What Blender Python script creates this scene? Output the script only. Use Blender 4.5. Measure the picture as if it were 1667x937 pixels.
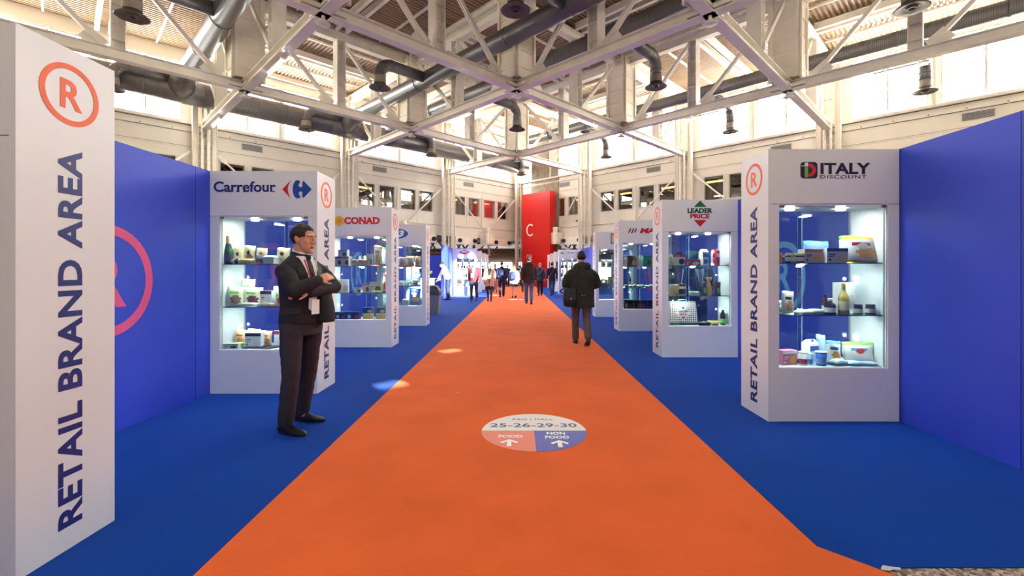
import bpy, bmesh, math, random
from mathutils import Vector, Matrix, noise

# ------------------------------------------------------------------ camera, world, lights
sc = bpy.context.scene
for _o in list(bpy.data.objects):
    bpy.data.objects.remove(_o)
COL = sc.collection
cam_d = bpy.data.cameras.new('camera'); cam = bpy.data.objects.new('camera', cam_d); COL.objects.link(cam)
cam.location = (0, 0, 1.40); cam.rotation_euler = (math.pi / 2, 0, 0)
cam_d.sensor_width = 36.0; cam_d.lens = 16.0
cam_d.shift_x = -0.0045; cam_d.shift_y = -0.0183
cam_d.clip_end = 300
sc.camera = cam
sc.view_settings.view_transform = 'Standard'; sc.view_settings.look = 'None'
sc.view_settings.exposure = 1.40; sc.view_settings.gamma = 1.0; sc.view_settings.use_curve_mapping = False
try:
    sc.cycles.use_denoising = True
    sc.cycles.max_bounces = 7; sc.cycles.diffuse_bounces = 4; sc.cycles.glossy_bounces = 3
    sc.cycles.transparent_max_bounces = 16; sc.cycles.transmission_bounces = 4
    sc.cycles.caustics_reflective = False; sc.cycles.caustics_refractive = False
    sc.cycles.sample_clamp_indirect = 6.0
except Exception:
    pass
WINDOW_E = 11.5          # daylight through the milky clerestory panes
REAR_E = 0.7            # the same in the walls behind the photographer
LOBBY_E = 5.0           # glazed entrance far beyond the corner
TUBE_E = 110.0
SPOT_W = 3.0            # lamps and added shelf fill in the showcases
w = bpy.data.worlds.new('sky'); sc.world = w; w.use_nodes = True
w.node_tree.nodes['Background'].inputs[0].default_value = (0.92, 0.96, 1.0, 1)
w.node_tree.nodes['Background'].inputs[1].default_value = 2.0
sun_d = bpy.data.lights.new('sun', 'SUN'); sun = bpy.data.objects.new('sun', sun_d); COL.objects.link(sun)
sun_d.energy = 20.0; sun_d.angle = 0.006; sun_d.color = (1.0, 0.93, 0.82)
SUN_DIR = Vector((-0.6, 0.8, -0.325)).normalized()
sun.rotation_euler = SUN_DIR.to_track_quat('-Z', 'Y').to_euler(); sun.location = (20, -30, 40)

R2 = math.sqrt(2.0)
A = 5.44                # half the diagonal of one roof bay
L = A * R2              # bay
C0 = 40.0               # depth of the far corner of the hall
F = 740.9; PX0 = 841.0; PY0 = 438.0

# ------------------------------------------------------------------ helpers
def lin(c):
    return tuple((((v / 255.0) + 0.055) / 1.055) ** 2.4 if v > 10 else v / 255.0 / 12.92 for v in c)

MATS = {}
def mat(rgb, rough=0.6, metal=0.0, var=0.06, scale=6.0, bump=0.0, emit=0.0, name=None, spec=0.4):
    key = (tuple(rgb), rough, metal, var, scale, bump, emit, spec)
    if key in MATS:
        return MATS[key]
    m = bpy.data.materials.new(name or 'paint')
    m.use_nodes = True
    nt = m.node_tree; b = nt.nodes['Principled BSDF']
    c = lin(rgb)
    b.inputs['Roughness'].default_value = rough; b.inputs['Metallic'].default_value = metal
    b.inputs['Specular IOR Level'].default_value = spec
    b.inputs['Base Color'].default_value = (*c, 1)
    if var > 0:
        tc = nt.nodes.new('ShaderNodeTexCoord'); nz = nt.nodes.new('ShaderNodeTexNoise')
        nz.inputs['Scale'].default_value = scale; nz.inputs['Detail'].default_value = 3
        nt.links.new(tc.outputs['Object'], nz.inputs['Vector'])
        rp = nt.nodes.new('ShaderNodeValToRGB')
        rp.color_ramp.elements[0].position = 0.3; rp.color_ramp.elements[1].position = 0.7
        rp.color_ramp.elements[0].color = (*[v * (1 - var) for v in c], 1)
        rp.color_ramp.elements[1].color = (*[min(1, v * (1 + var)) for v in c], 1)
        nt.links.new(nz.outputs['Fac'], rp.inputs['Fac']); nt.links.new(rp.outputs['Color'], b.inputs['Base Color'])
        if bump > 0:
            bp = nt.nodes.new('ShaderNodeBump'); bp.inputs['Strength'].default_value = bump; bp.inputs['Distance'].default_value = 0.01
            nt.links.new(nz.outputs['Fac'], bp.inputs['Height']); nt.links.new(bp.outputs['Normal'], b.inputs['Normal'])
    if emit > 0:
        b.inputs['Emission Color'].default_value = (*c, 1); b.inputs['Emission Strength'].default_value = emit
    MATS[key] = m
    return m

def glow(rgb, strength, name='glow'):
    key = ('glow', tuple(rgb), strength)
    if key in MATS: return MATS[key]
    m = bpy.data.materials.new(name); m.use_nodes = True
    nt = m.node_tree; nt.nodes.clear()
    e = nt.nodes.new('ShaderNodeEmission'); o = nt.nodes.new('ShaderNodeOutputMaterial')
    e.inputs[0].default_value = (*lin(rgb), 1); e.inputs[1].default_value = strength
    nt.links.new(e.outputs[0], o.inputs[0]); MATS[key] = m
    return m

def glass(tint=(240, 248, 246), refl=0.06, name='clear_glass', rough=0.0):
    key = ('glass', tint, refl, rough)
    if key in MATS: return MATS[key]
    m = bpy.data.materials.new(name); m.use_nodes = True
    nt = m.node_tree; nt.nodes.clear()
    t = nt.nodes.new('ShaderNodeBsdfTransparent'); g = nt.nodes.new('ShaderNodeBsdfGlossy')
    g.inputs['Roughness'].default_value = rough
    t.inputs[0].default_value = (*lin(tint), 1)
    lw = nt.nodes.new('ShaderNodeLayerWeight'); lw.inputs[0].default_value = 0.35
    mm = nt.nodes.new('ShaderNodeMath'); mm.operation = 'MULTIPLY_ADD'
    mm.inputs[1].default_value = 0.5; mm.inputs[2].default_value = refl
    nt.links.new(lw.outputs['Fresnel'], mm.inputs[0])
    mx = nt.nodes.new('ShaderNodeMixShader'); o = nt.nodes.new('ShaderNodeOutputMaterial')
    nt.links.new(mm.outputs[0], mx.inputs[0]); nt.links.new(t.outputs[0], mx.inputs[1]); nt.links.new(g.outputs[0], mx.inputs[2])
    nt.links.new(mx.outputs[0], o.inputs[0]); MATS[key] = m
    return m

def tag(o, label=None, cat=None, group=None, kind=None):
    if label: o['label'] = label
    if cat: o['category'] = cat
    if group: o['group'] = group
    if kind: o['kind'] = kind
    return o

def empty(name, loc=(0, 0, 0), rz=0.0, label=None, cat=None, group=None):
    o = bpy.data.objects.new(name, None); COL.objects.link(o)
    o.empty_display_size = 0.1
    o.location = loc; o.rotation_euler = (0, 0, rz)
    return tag(o, label, cat, group)

class MB:
    """collects shapes, then links them as ONE mesh object"""
    def __init__(self):
        self.v = []; self.f = []; self.mi = []; self.sm = []
    def add(self, verts, faces, m=0, smooth=False):
        n = len(self.v)
        self.v.extend(Vector(p) for p in verts)
        for f in faces:
            self.f.append([n + i for i in f]); self.mi.append(m); self.sm.append(smooth)
        return n
    def hexa(self, p, m=0):
        self.add(p, [(0, 3, 2, 1), (4, 5, 6, 7), (0, 1, 5, 4), (1, 2, 6, 5), (2, 3, 7, 6), (3, 0, 4, 7)], m)
    def box(self, x0, x1, y0, y1, z0, z1, m=0):
        if x0 > x1: x0, x1 = x1, x0
        if y0 > y1: y0, y1 = y1, y0
        if z0 > z1: z0, z1 = z1, z0
        self.hexa([(x0, y0, z0), (x1, y0, z0), (x1, y1, z0), (x0, y1, z0), (x0, y0, z1), (x1, y0, z1), (x1, y1, z1), (x0, y1, z1)], m)
    def bar(self, p0, p1, wd, ht, m=0, up=(0, 0, 1)):
        """rectangular bar between two points, width sideways, height along up"""
        p0 = Vector(p0); p1 = Vector(p1); d = (p1 - p0).normalized(); u = Vector(up)
        s = d.cross(u)
        if s.length < 1e-5: s = d.cross(Vector((1, 0, 0)))
        s.normalize(); u = s.cross(d).normalized()
        q = []
        for p in (p0, p1):
            for a, b in ((-1, -1), (1, -1), (1, 1), (-1, 1)):
                q.append(p + s * a * wd / 2 + u * b * ht / 2)
        self.hexa(q, m)
    def ibar(self, p0, p1, wd, ht, t=0.025, m=0, up=(0, 0, 1)):
        """I section: two flanges and a web"""
        p0 = Vector(p0); p1 = Vector(p1); d = (p1 - p0).normalized(); u = Vector(up)
        s = d.cross(u)
        if s.length < 1e-5: s = d.cross(Vector((1, 0, 0)))
        s.normalize(); u = s.cross(d).normalized()
        o = u * (ht / 2 - t / 2)
        self.bar(p0 + o, p1 + o, wd, t, m, u); self.bar(p0 - o, p1 - o, wd, t, m, u)
        self.bar(p0, p1, t * 0.8, ht - 2 * t, m, u)
    def tube(self, path, r, seg=16, m=0, cap=True, smooth=True):
        """round tube along a path; r is a number or one per point"""
        path = [Vector(p) for p in path]; n = len(path)
        rs = [r] * n if not isinstance(r, (list, tuple)) else r
        rings = []; ref = None; prev = None
        for i in range(n):
            if i == 0: d = path[1] - path[0]
            elif i == n - 1: d = path[-1] - path[-2]
            else: d = (path[i + 1] - path[i]).normalized() + (path[i] - path[i - 1]).normalized()
            d.normalize()
            if ref is None:
                ref = d.cross(Vector((0, 0, 1)))
                if ref.length < 1e-4: ref = d.cross(Vector((1, 0, 0)))
            else:
                ref = ref - d * ref.dot(d)
                if ref.length < 1e-5: ref = d.cross(Vector((0.3, 0.5, 1)))
            ref.normalize(); b = d.cross(ref)
            rings.append([path[i] + (ref * math.cos(2 * math.pi * k / seg) + b * math.sin(2 * math.pi * k / seg)) * rs[i] for k in range(seg)])
        self.rings(rings, m, cap, smooth)
    def rings(self, rings, m=0, cap=True, smooth=True):
        n = len(rings); seg = len(rings[0])
        vs = [p for rg in rings for p in rg]; fs = []
        for i in range(n - 1):
            for k in range(seg):
                k2 = (k + 1) % seg
                fs.append((i * seg + k, i * seg + k2, (i + 1) * seg + k2, (i + 1) * seg + k))
        base = self.add(vs, fs, m, smooth)
        if cap:
            self.f.append([base + k for k in reversed(range(seg))]); self.mi.append(m); self.sm.append(False)
            self.f.append([base + (n - 1) * seg + k for k in range(seg)]); self.mi.append(m); self.sm.append(False)
    def lathe(self, prof, seg=24, c=(0, 0, 0), m=0, smooth=True, cap=True, sy=1.0):
        c = Vector(c)
        self.rings([[c + Vector((max(r, 1e-4) * math.cos(2 * math.pi * k / seg), sy * max(r, 1e-4) * math.sin(2 * math.pi * k / seg), z)) for k in range(seg)] for r, z in prof], m, cap, smooth)
    def ellipsoid(self, c, r, seg=20, nr=12, m=0, M=None):
        c = Vector(c); rg = []
        for i in range(nr + 1):
            t = -math.pi / 2 + math.pi * i / nr
            rg.append([Vector((r[0] * max(math.cos(t), 0.01) * math.cos(2 * math.pi * k / seg), r[1] * max(math.cos(t), 0.01) * math.sin(2 * math.pi * k / seg), r[2] * math.sin(t))) for k in range(seg)])
        if M is not None: rg = [[M @ p for p in q] for q in rg]
        self.rings([[c + p for p in q] for q in rg], m, True, True)
    def prism(self, poly, o, ux, uy, depth, m=0):
        """flat outline (list of 2D points) in the plane o + a*ux + b*uy, thickened along the normal"""
        o = Vector(o); ux = Vector(ux); uy = Vector(uy); nn = ux.cross(uy).normalized() * depth
        n = len(poly)
        vs = [o + ux * a + uy * b for a, b in poly] + [o + ux * a + uy * b + nn for a, b in poly]
        fs = [tuple(reversed(range(n))), tuple(range(n, 2 * n))]
        fs += [(i, (i + 1) % n, n + (i + 1) % n, n + i) for i in range(n)]
        self.add(vs, fs, m)
    def band(self, outer, inner, o, ux, uy, depth, m=0):
        """closed band between two outlines with the same number of points"""
        o = Vector(o); ux = Vector(ux); uy = Vector(uy); nn = ux.cross(uy).normalized() * depth
        n = len(outer)
        P = lambda q: [o + ux * a + uy * b for a, b in q]
        a, b = P(outer), P(inner)
        vs = a + b + [p + nn for p in a] + [p + nn for p in b]; fs = []
        for i in range(n):
            j = (i + 1) % n
            fs += [(i, n + i, n + j, j), (2 * n + i, 2 * n + j, 3 * n + j, 3 * n + i), (i, j, 2 * n + j, 2 * n + i), (n + i, 3 * n + i, 3 * n + j, n + j)]
        self.add(vs, fs, m)
    def mesh(self, name, mats, origin=(0, 0, 0)):
        me = bpy.data.meshes.new(name); o = Vector(origin)
        me.from_pydata([p - o for p in self.v], [], self.f)
        for mm in (mats if isinstance(mats, (list, tuple)) else [mats]): me.materials.append(mm)
        me.polygons.foreach_set('material_index', self.mi); me.polygons.foreach_set('use_smooth', self.sm)
        me.update()
        return me
    def build(self, name, mats, parent=None, origin=(0, 0, 0), bevel=0.0, loc=None, rz=0.0):
        ob = bpy.data.objects.new(name, self.mesh(name, mats, origin)); COL.objects.link(ob)
        if parent is not None: ob.parent = parent
        ob.location = loc if loc is not None else (origin if parent is None else (0, 0, 0))
        ob.rotation_euler = (0, 0, rz)
        if bevel > 0:
            md = ob.modifiers.new('bevel', 'BEVEL'); md.width = bevel; md.segments = 2; md.limit_method = 'ANGLE'
        return ob

def circ(r, n=48, cx=0, cy=0, sy=1.0, a0=0.0):
    return [(cx + r * math.cos(a0 + 2 * math.pi * k / n), cy + sy * r * math.sin(a0 + 2 * math.pi * k / n)) for k in range(n)]

_TXT = {}
def text_data(s, bold=0.02, shear=0.0, spacing=1.0):
    key = (s, bold, shear, spacing)
    if key in _TXT: return _TXT[key]
    cu = bpy.data.curves.new('lettering', 'FONT'); cu.body = s; cu.size = 1.0; cu.offset = bold
    cu.extrude = 0.5; cu.shear = shear; cu.resolution_u = 4; cu.space_character = spacing
    ob = bpy.data.objects.new('lettering', cu); COL.objects.link(ob)
    bpy.context.view_layer.update()
    dg = bpy.context.evaluated_depsgraph_get()
    me = bpy.data.meshes.new_from_object(ob.evaluated_get(dg))
    vs = [v.co.copy() for v in me.vertices]; fs = [tuple(p.vertices) for p in me.polygons]
    x0 = min(v.x for v in vs); x1 = max(v.x for v in vs); y0 = min(v.y for v in vs); y1 = max(v.y for v in vs)
    bpy.data.objects.remove(ob); bpy.data.curves.remove(cu); bpy.data.meshes.remove(me)
    r = ([Vector(((v.x - x0) / (x1 - x0), (v.y - y0) / (y1 - y0), v.z + 0.5)) for v in vs], fs, (x1 - x0) / (y1 - y0))
    _TXT[key] = r
    return r
def put_text(mb, s, o, ux, uy, wd, ht, thick=0.003, m=0, bold=0.02, shear=0.0, spacing=1.0):
    """letters fitted into wd x ht with the lower left corner at o, reading along ux"""
    vs, fs, asp = text_data(s, bold, shear, spacing)
    o = Vector(o); ux = Vector(ux).normalized(); uy = Vector(uy).normalized(); nn = ux.cross(uy)
    mb.add([o + ux * p.x * wd + uy * p.y * ht + nn * p.z * thick for p in vs], fs, m)

# ------------------------------------------------------------------ palette
CREAM = mat((240, 230, 210), 0.55, var=0.05, scale=1.5)
STEEL_WHITE = mat((240, 233, 219), 0.45, var=0.06, scale=2.0)
DECK = mat((168, 144, 118), 0.6, var=0.12, scale=0.8)
PANEL = mat((222, 216, 203), 0.5, var=0.05, scale=0.7)
FRAME = mat((205, 203, 196), 0.45, var=0.04)
DARK = mat((38, 36, 38), 0.5, var=0.1)
BROWN = mat((86, 62, 44), 0.6, var=0.25, scale=2.0)
CONC = mat((150, 142, 124), 0.85, var=0.22, scale=3.0, bump=0.3)
WHITE_LAM = mat((230, 232, 236), 0.35, var=0.02, scale=1.0)
WHITE_IN = mat((244, 246, 246), 0.3, var=0.01)
BLUE_WALL = mat((54, 78, 214), 0.5, var=0.06, scale=0.9)
NAVY = mat((34, 42, 120), 0.5, var=0.04)
ORANGE_MARK = mat((246, 112, 70), 0.5, var=0.05)
PANE = glow((255, 251, 244), WINDOW_E, 'milky_daylit_glazing')
PANE_REAR = glow((255, 244, 230), REAR_E, 'milky_daylit_glazing')
CLEAR = glass()
SHELF_GLASS = glass((206, 232, 226), 0.05, 'green_edged_glass')

def duct_mat():
    m = bpy.data.materials.new('spiral_galvanised_duct'); m.use_nodes = True
    nt = m.node_tree; b = nt.nodes['Principled BSDF']
    tc = nt.nodes.new('ShaderNodeTexCoord'); wv = nt.nodes.new('ShaderNodeTexWave')
    wv.wave_type = 'BANDS'; wv.bands_direction = 'X'; wv.inputs['Scale'].default_value = 5.0; wv.inputs['Distortion'].default_value = 0.0
    wv.wave_profile = 'SIN'
    nt.links.new(tc.outputs['Object'], wv.inputs['Vector'])
    rp = nt.nodes.new('ShaderNodeValToRGB'); rp.color_ramp.elements[0].position = 0.0; rp.color_ramp.elements[1].position = 0.25
    rp.color_ramp.elements[0].color = (0.075, 0.072, 0.072, 1); rp.color_ramp.elements[1].color = (0.17, 0.165, 0.165, 1)
    nt.links.new(wv.outputs['Fac'], rp.inputs['Fac']); nt.links.new(rp.outputs['Color'], b.inputs['Base Color'])
    b.inputs['Metallic'].default_value = 0.55; b.inputs['Roughness'].default_value = 0.36
    bp = nt.nodes.new('ShaderNodeBump'); bp.inputs['Strength'].default_value = 0.15; bp.inputs['Distance'].default_value = 0.02
    nt.links.new(wv.outputs['Fac'], bp.inputs['Height']); nt.links.new(bp.outputs['Normal'], b.inputs['Normal'])
    return m
DUCT = duct_mat()
DUCT_PLAIN = mat((112, 110, 110), 0.38, 0.55, var=0.15, scale=3.0)
DUCT_LIP = mat((92, 82, 80), 0.5, 0.4, var=0.1)
DUCT_NECK = mat((150, 140, 130), 0.45, 0.3, var=0.1)

# ------------------------------------------------------------------ floor
def pebble_mat():
    m = bpy.data.materials.new('washed_pebble_floor'); m.use_nodes = True
    nt = m.node_tree; b = nt.nodes['Principled BSDF']
    tc = nt.nodes.new('ShaderNodeTexCoord'); vo = nt.nodes.new('ShaderNodeTexVoronoi'); vo.inputs['Scale'].default_value = 60
    nt.links.new(tc.outputs['Object'], vo.inputs['Vector'])
    rp = nt.nodes.new('ShaderNodeValToRGB'); e = rp.color_ramp
    e.elements[0].color = (*lin((70, 60, 52)), 1); e.elements[1].color = (*lin((225, 210, 195)), 1)
    x = e.elements.new(0.45); x.color = (*lin((160, 140, 125)), 1)
    sx = nt.nodes.new('ShaderNodeSeparateColor'); nt.links.new(vo.outputs['Color'], sx.inputs[0])
    nt.links.new(sx.outputs[0], rp.inputs['Fac']); nt.links.new(rp.outputs['Color'], b.inputs['Base Color'])
    bp = nt.nodes.new('ShaderNodeBump'); bp.inputs['Strength'].default_value = 0.6; bp.inputs['Distance'].default_value = 0.01; bp.invert = True
    nt.links.new(vo.outputs['Distance'], bp.inputs['Height']); nt.links.new(bp.outputs['Normal'], b.inputs['Normal'])
    b.inputs['Roughness'].default_value = 0.7
    return m
mb = MB(); mb.box(-34, 34, -18, 62, -0.2, 0.0)
tag(mb.build('floor', pebble_mat()), kind='structure')

def carpet_mat(rgb, name):
    m = bpy.data.materials.new(name); m.use_nodes = True
    nt = m.node_tree; b = nt.nodes['Principled BSDF']; c = lin(rgb)
    tc = nt.nodes.new('ShaderNodeTexCoord')
    n1 = nt.nodes.new('ShaderNodeTexNoise'); n1.inputs['Scale'].default_value = 380; n1.inputs['Detail'].default_value = 2
    n2 = nt.nodes.new('ShaderNodeTexNoise'); n2.inputs['Scale'].default_value = 1.7; n2.inputs['Detail'].default_value = 5
    for n in (n1, n2): nt.links.new(tc.outputs['Object'], n.inputs['Vector'])
    mx = nt.nodes.new('ShaderNodeMix'); mx.data_type = 'RGBA'
    mx.inputs['A'].default_value = (*[v * 0.80 for v in c], 1); mx.inputs['B'].default_value = (*[min(1, v * 1.2) for v in c], 1)
    nt.links.new(n1.outputs['Fac'], mx.inputs['Factor'])
    m2 = nt.nodes.new('ShaderNodeMix'); m2.data_type = 'RGBA'; m2.blend_type = 'MULTIPLY'; m2.inputs['Factor'].default_value = 0.35
    rp = nt.nodes.new('ShaderNodeValToRGB'); rp.color_ramp.elements[0].color = (0.72, 0.72, 0.72, 1); rp.color_ramp.elements[0].position = 0.35; rp.color_ramp.elements[1].position = 0.6
    nt.links.new(n2.outputs['Fac'], rp.inputs['Fac'])
    nt.links.new(mx.outputs['Result'], m2.inputs['A']); nt.links.new(rp.outputs['Color'], m2.inputs['B'])
    nt.links.new(m2.outputs['Result'], b.inputs['Base Color'])
    b.inputs['Roughness'].default_value = 0.95; b.inputs['Specular IOR Level'].default_value = 0.1
    b.inputs['Sheen Weight'].default_value = 0.16; b.inputs['Sheen Roughness'].default_value = 0.4; b.inputs['Sheen Tint'].default_value = (*[min(1, 0.35 + v) for v in c], 1)
    bp = nt.nodes.new('ShaderNodeBump'); bp.inputs['Strength'].default_value = 0.25; bp.inputs['Distance'].default_value = 0.004
    nt.links.new(n1.outputs['Fac'], bp.inputs['Height']); nt.links.new(bp.outputs['Normal'], b.inputs['Normal'])
    return m
ORANGE = carpet_mat((244, 110, 56), 'orange_needle_felt')
BLUE_CARPET = carpet_mat((0, 62, 160), 'blue_needle_felt')
mb = MB(); mb.prism([(-1.4725, 0.6), (3.2, 0.6), (1.511, 2.29), (1.511, 44), (-1.4725, 44)], (0, 0, 0.001), (1, 0, 0), (0, 1, 0), 0.006)
tag(mb.build('aisle_carpet', ORANGE), 'orange carpet runner down the middle of the aisle', 'carpet')
mb = MB(); mb.prism([(-9.0, 1.2), (-1.478, 1.2), (-1.478, 44), (-9.0, 44)], (0, 0, 0.001), (1, 0, 0), (0, 1, 0), 0.005)
tag(mb.build('side_carpet', BLUE_CARPET), 'blue carpet left of the orange runner', 'carpet')
mb = MB(); mb.prism([(1.517, 2.292), (1.69, 2.118), (1.72, 2.13), (9.0, 2.15), (9.0, 44), (1.517, 44)], (0, 0, 0.001), (1, 0, 0), (0, 1, 0), 0.005)
tag(mb.build('side_carpet', BLUE_CARPET), 'blue carpet right of the orange runner, ending at the pebble floor', 'carpet')
mb = MB(); mb.prism([(0, 0), (0.03, -0.009), (0.06, 0.0), (0.09, -0.006), (0.10, 0.012), (0.055, 0.02), (0.035, 0.03), (0.018, 0.018)], (1.69, 2.112, 0.0075), (1, 0, 0), (0, 1, 0), 0.002)
tag(mb.build('tape_scrap', mat((214, 222, 226), 0.4)), 'torn scrap of pale tape at the tip of the orange carpet', 'tape')
mb = MB(); mb.prism([(0, 0), (0.03, 0.005), (0.035, 0.02), (0.012, 0.022)], (-0.68, 5.12, 0.008), (1, 0, 0), (0, 1, 0), 0.004)
tag(mb.build('paper_scrap', mat((235, 235, 235), 0.6)), 'tiny white scrap of paper lying on the orange carpet', 'paper')

# ------------------------------------------------------------------ hall walls (two walls meet at the far corner, seen along the diagonal)
DIRS = {'left': (Vector((-1, -1, 0)) / R2, Vector((1, -1, 0)) / R2), 'right': (Vector((1, -1, 0)) / R2, Vector((-1, -1, 0)) / R2)}
CORNER = Vector((0, C0, 0))
def W(side, l, o, h):
    d, n = DIRS[side]
    return CORNER + d * l + n * o + Vector((0, 0, h))
def wbox(mb, side, l0, l1, o0, o1, h0, h1, m=0):
    p = [W(side, a, b, c) for c in (h0, h1) for a, b in ((l0, o0), (l1, o0), (l1, o1), (l0, o1))]
    if side == 'left': p = [p[i] for i in (3, 2, 1, 0, 7, 6, 5, 4)]
    mb.hexa(p, m)

NB = 5
ROOF_H = 12.55
win_n = 0
for side in ('left', 'right'):
    wl = MB(); LEN = NB * L
    wbox(wl, side, 0, LEN, -0.30, 0.0, 3.95, 4.80)            # lower fascia
    wbox(wl, side, 0, LEN, 0.0, 0.05, 4.72, 4.80)             # ledge
    wbox(wl, side, 0, LEN, -0.30, 0.0, 7.20, 8.90)            # spandrel between the two window rows
    wbox(wl, side, 0, LEN, 0.0, 0.07, 8.42, 8.56)             # rail
    wbox(wl, side, 0, LEN, 0.0, 0.16, 8.78, 8.90)             # sill
    wbox(wl, side, 0, LEN, 0.0, 0.035, 7.60, 7.66)
    wbox(wl, side, 0, LEN, -0.30, 0.0, 11.90, 12.9)
    for j in range(NB):
        b0 = j * L
        # 4 office windows per bay, sheet panels round them
        cuts = [1.15, 2.28, 2.62, 3.78, 4.30, 5.42, 5.80, 6.92]
        e = [0.0, *cuts, L]
        for k in range(0, len(e), 2):
            wbox(wl, side, b0 + e[k], b0 + e[k + 1], -0.30, 0.0, 4.80, 7.20)
        for k in range(0, 8, 2):
            wbox(wl, side, b0 + cuts[k], b0 + cuts[k + 1], -0.30, 0.0, 4.80, 5.66)
            wbox(wl, side, b0 + cuts[k], b0 + cuts[k + 1], -0.30, 0.0, 7.08, 7.20)
        wbox(wl, side, b0 + 3.95, b0 + 4.1, 0.0, 0.10, 4.80, 7.20)
        for x in (1.0, 2.45, 5.6, 7.05):
            wbox(wl, side, b0 + x - 0.012, b0 + x + 0.012, 0.0, 0.02, 4.80, 7.20)
        for x in (0.55, 3.78, 7.1):                            # clerestory piers
            wbox(wl, side, b0 + x, b0 + x + (0.42 if x == 3.78 else 0.32), -0.30, 0.0, 8.90, 11.90)
        wbox(wl, side, b0, b0 + 0.55, -0.30, 0.0, 8.90, 11.90); wbox(wl, side, b0 + 7.42, b0 + L, -0.30, 0.0, 8.90, 11.90)
        wbox(wl, side, b0 + 3.92, b0 + 4.06, 0.0, 0.14, 8.90, 11.90)
    tag(wl.build('wall_' + side, PANEL), kind='structure')
    tr = MB()
    for j in range(NB):
        b0 = j * L
        for c0, c1 in ((1.15, 2.28), (2.62, 3.78), (4.30, 5.42), (5.80, 6.92)):
            for x0, x1, h0, h1 in ((c0 - 0.07, c0, 5.59, 7.15), (c1, c1 + 0.07, 5.59, 7.15), (c0, c1, 5.59, 5.66), (c0, c1, 7.08, 7.15)):
                wbox(tr, side, b0 + x0, b0 + x1, 0.0, 0.045, h0, h1)
    tag(tr.build('trim_' + side, FRAME), kind='structure')
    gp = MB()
    for h in (7.66, 8.40, 8.755, 4.70): wbox(gp, side, 0, LEN, 0.0, 0.012, h, h + 0.022)  # dark strips painted as shadow lines under sills and rail
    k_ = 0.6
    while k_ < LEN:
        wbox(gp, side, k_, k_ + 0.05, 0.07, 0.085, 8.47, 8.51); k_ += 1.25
    tag(gp.build('trim_shadow_lines_joints_' + side, DARK), kind='structure')
    for j in range(NB):
        b0 = j * L
        for c0, c1 in ((1.15, 2.28), (2.62, 3.78), (4.30, 5.42), (5.80, 6.92)):
            win_n += 1
            g = MB(); wbox(g, side, b0 + c0, b0 + c1, -0.12, -0.10, 5.66, 7.08)
            tag(g.build('window_%d' % win_n, glass((196, 190, 176), 0.10, 'office_window_glass')), kind='structure')
        for c0, c1 in ((0.87, 3.78), (4.20, 7.1)):
            win_n += 1
            fr = MB(); mid = (c0 + c1) / 2
            for x0, x1, h0, h1 in ((c0, c0 + 0.06, 8.9, 11.9), (c1 - 0.06, c1, 8.9, 11.9), (mid - 0.045, mid + 0.045, 8.9, 11.9), (c0, c1, 8.9, 8.99), (c0, c1, 11.82, 11.9), (c0, c1, 10.18, 10.22)):
                wbox(fr, side, b0 + x0, b0 + x1, -0.12, -0.03, h0, h1)
            fo = tag(fr.build('window_%d' % win_n, FRAME), kind='structure')
            g = MB(); wbox(g, side, b0 + c0, b0 + c1, -0.11, -0.09, 8.9, 11.9)
            g.build('pane', PANE, fo)
    # rooms behind the office windows: slatted brown back wall, glowing strips added for reflected streaks
    rm = MB()
    wbox(rm, side, -4, LEN, -4.6, -4.5, 3.9, 8.9)
    wbox(rm, side, -4, LEN, -4.5, -0.3, 7.30, 7.40); wbox(rm, side, -4, LEN, -4.5, -0.31, 4.55, 4.65)
    for k in range(40):
        wbox(rm, side, k * 1.0, k * 1.0 + 0.12, -4.5, -4.40, 4.6, 7.3)
    tag(rm.build('wall_office_' + side, BROWN), kind='structure')
    for k in range(10):
        l0 = 1.0 + 3.6 * k
        t = MB(); wbox(t, side, l0, l0 + 1.6, -2.7, -2.5, 7.22, 7.30)
        tag(t.build('reflection_strip', glow((255, 205, 140), 5.0)), 'added glowing strip for warm reflections in the %s wall office windows' % side, 'glow strip', 'reflection strips behind the %s wall' % side)

# dividing vents in the spandrels
for side in ('left', 'right'):
    for j in range(4):
        b0 = j * L
        if side == 'left' and j == 3: continue
        vm = MB(); vb = MB()
        l0 = b0 + 4.9
        wbox(vm, side, l0 - 0.05, l0 + 1.05, 0.0, 0.02, 7.93, 8.33)
        ro = vm.v[0].copy()
        e = empty('wall_vent', W(side, l0 + 0.5, 0, 7.93), 0,
                  'grey louvred vent high in the %s wall, %s bay from the far corner' % (side, ('first', 'second', 'third', 'fourth')[j]), 'vent')
        for k in range(8):
            wbox(vb, side, l0, l0 + 1.0, 0.02, 0.03, 7.97 + k * 0.041, 7.992 + k * 0.041)
        vm.build('vent_frame', FRAME, e, origin=e.location); tag(vb.build('louvres', DARK, e, origin=e.location))

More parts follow.
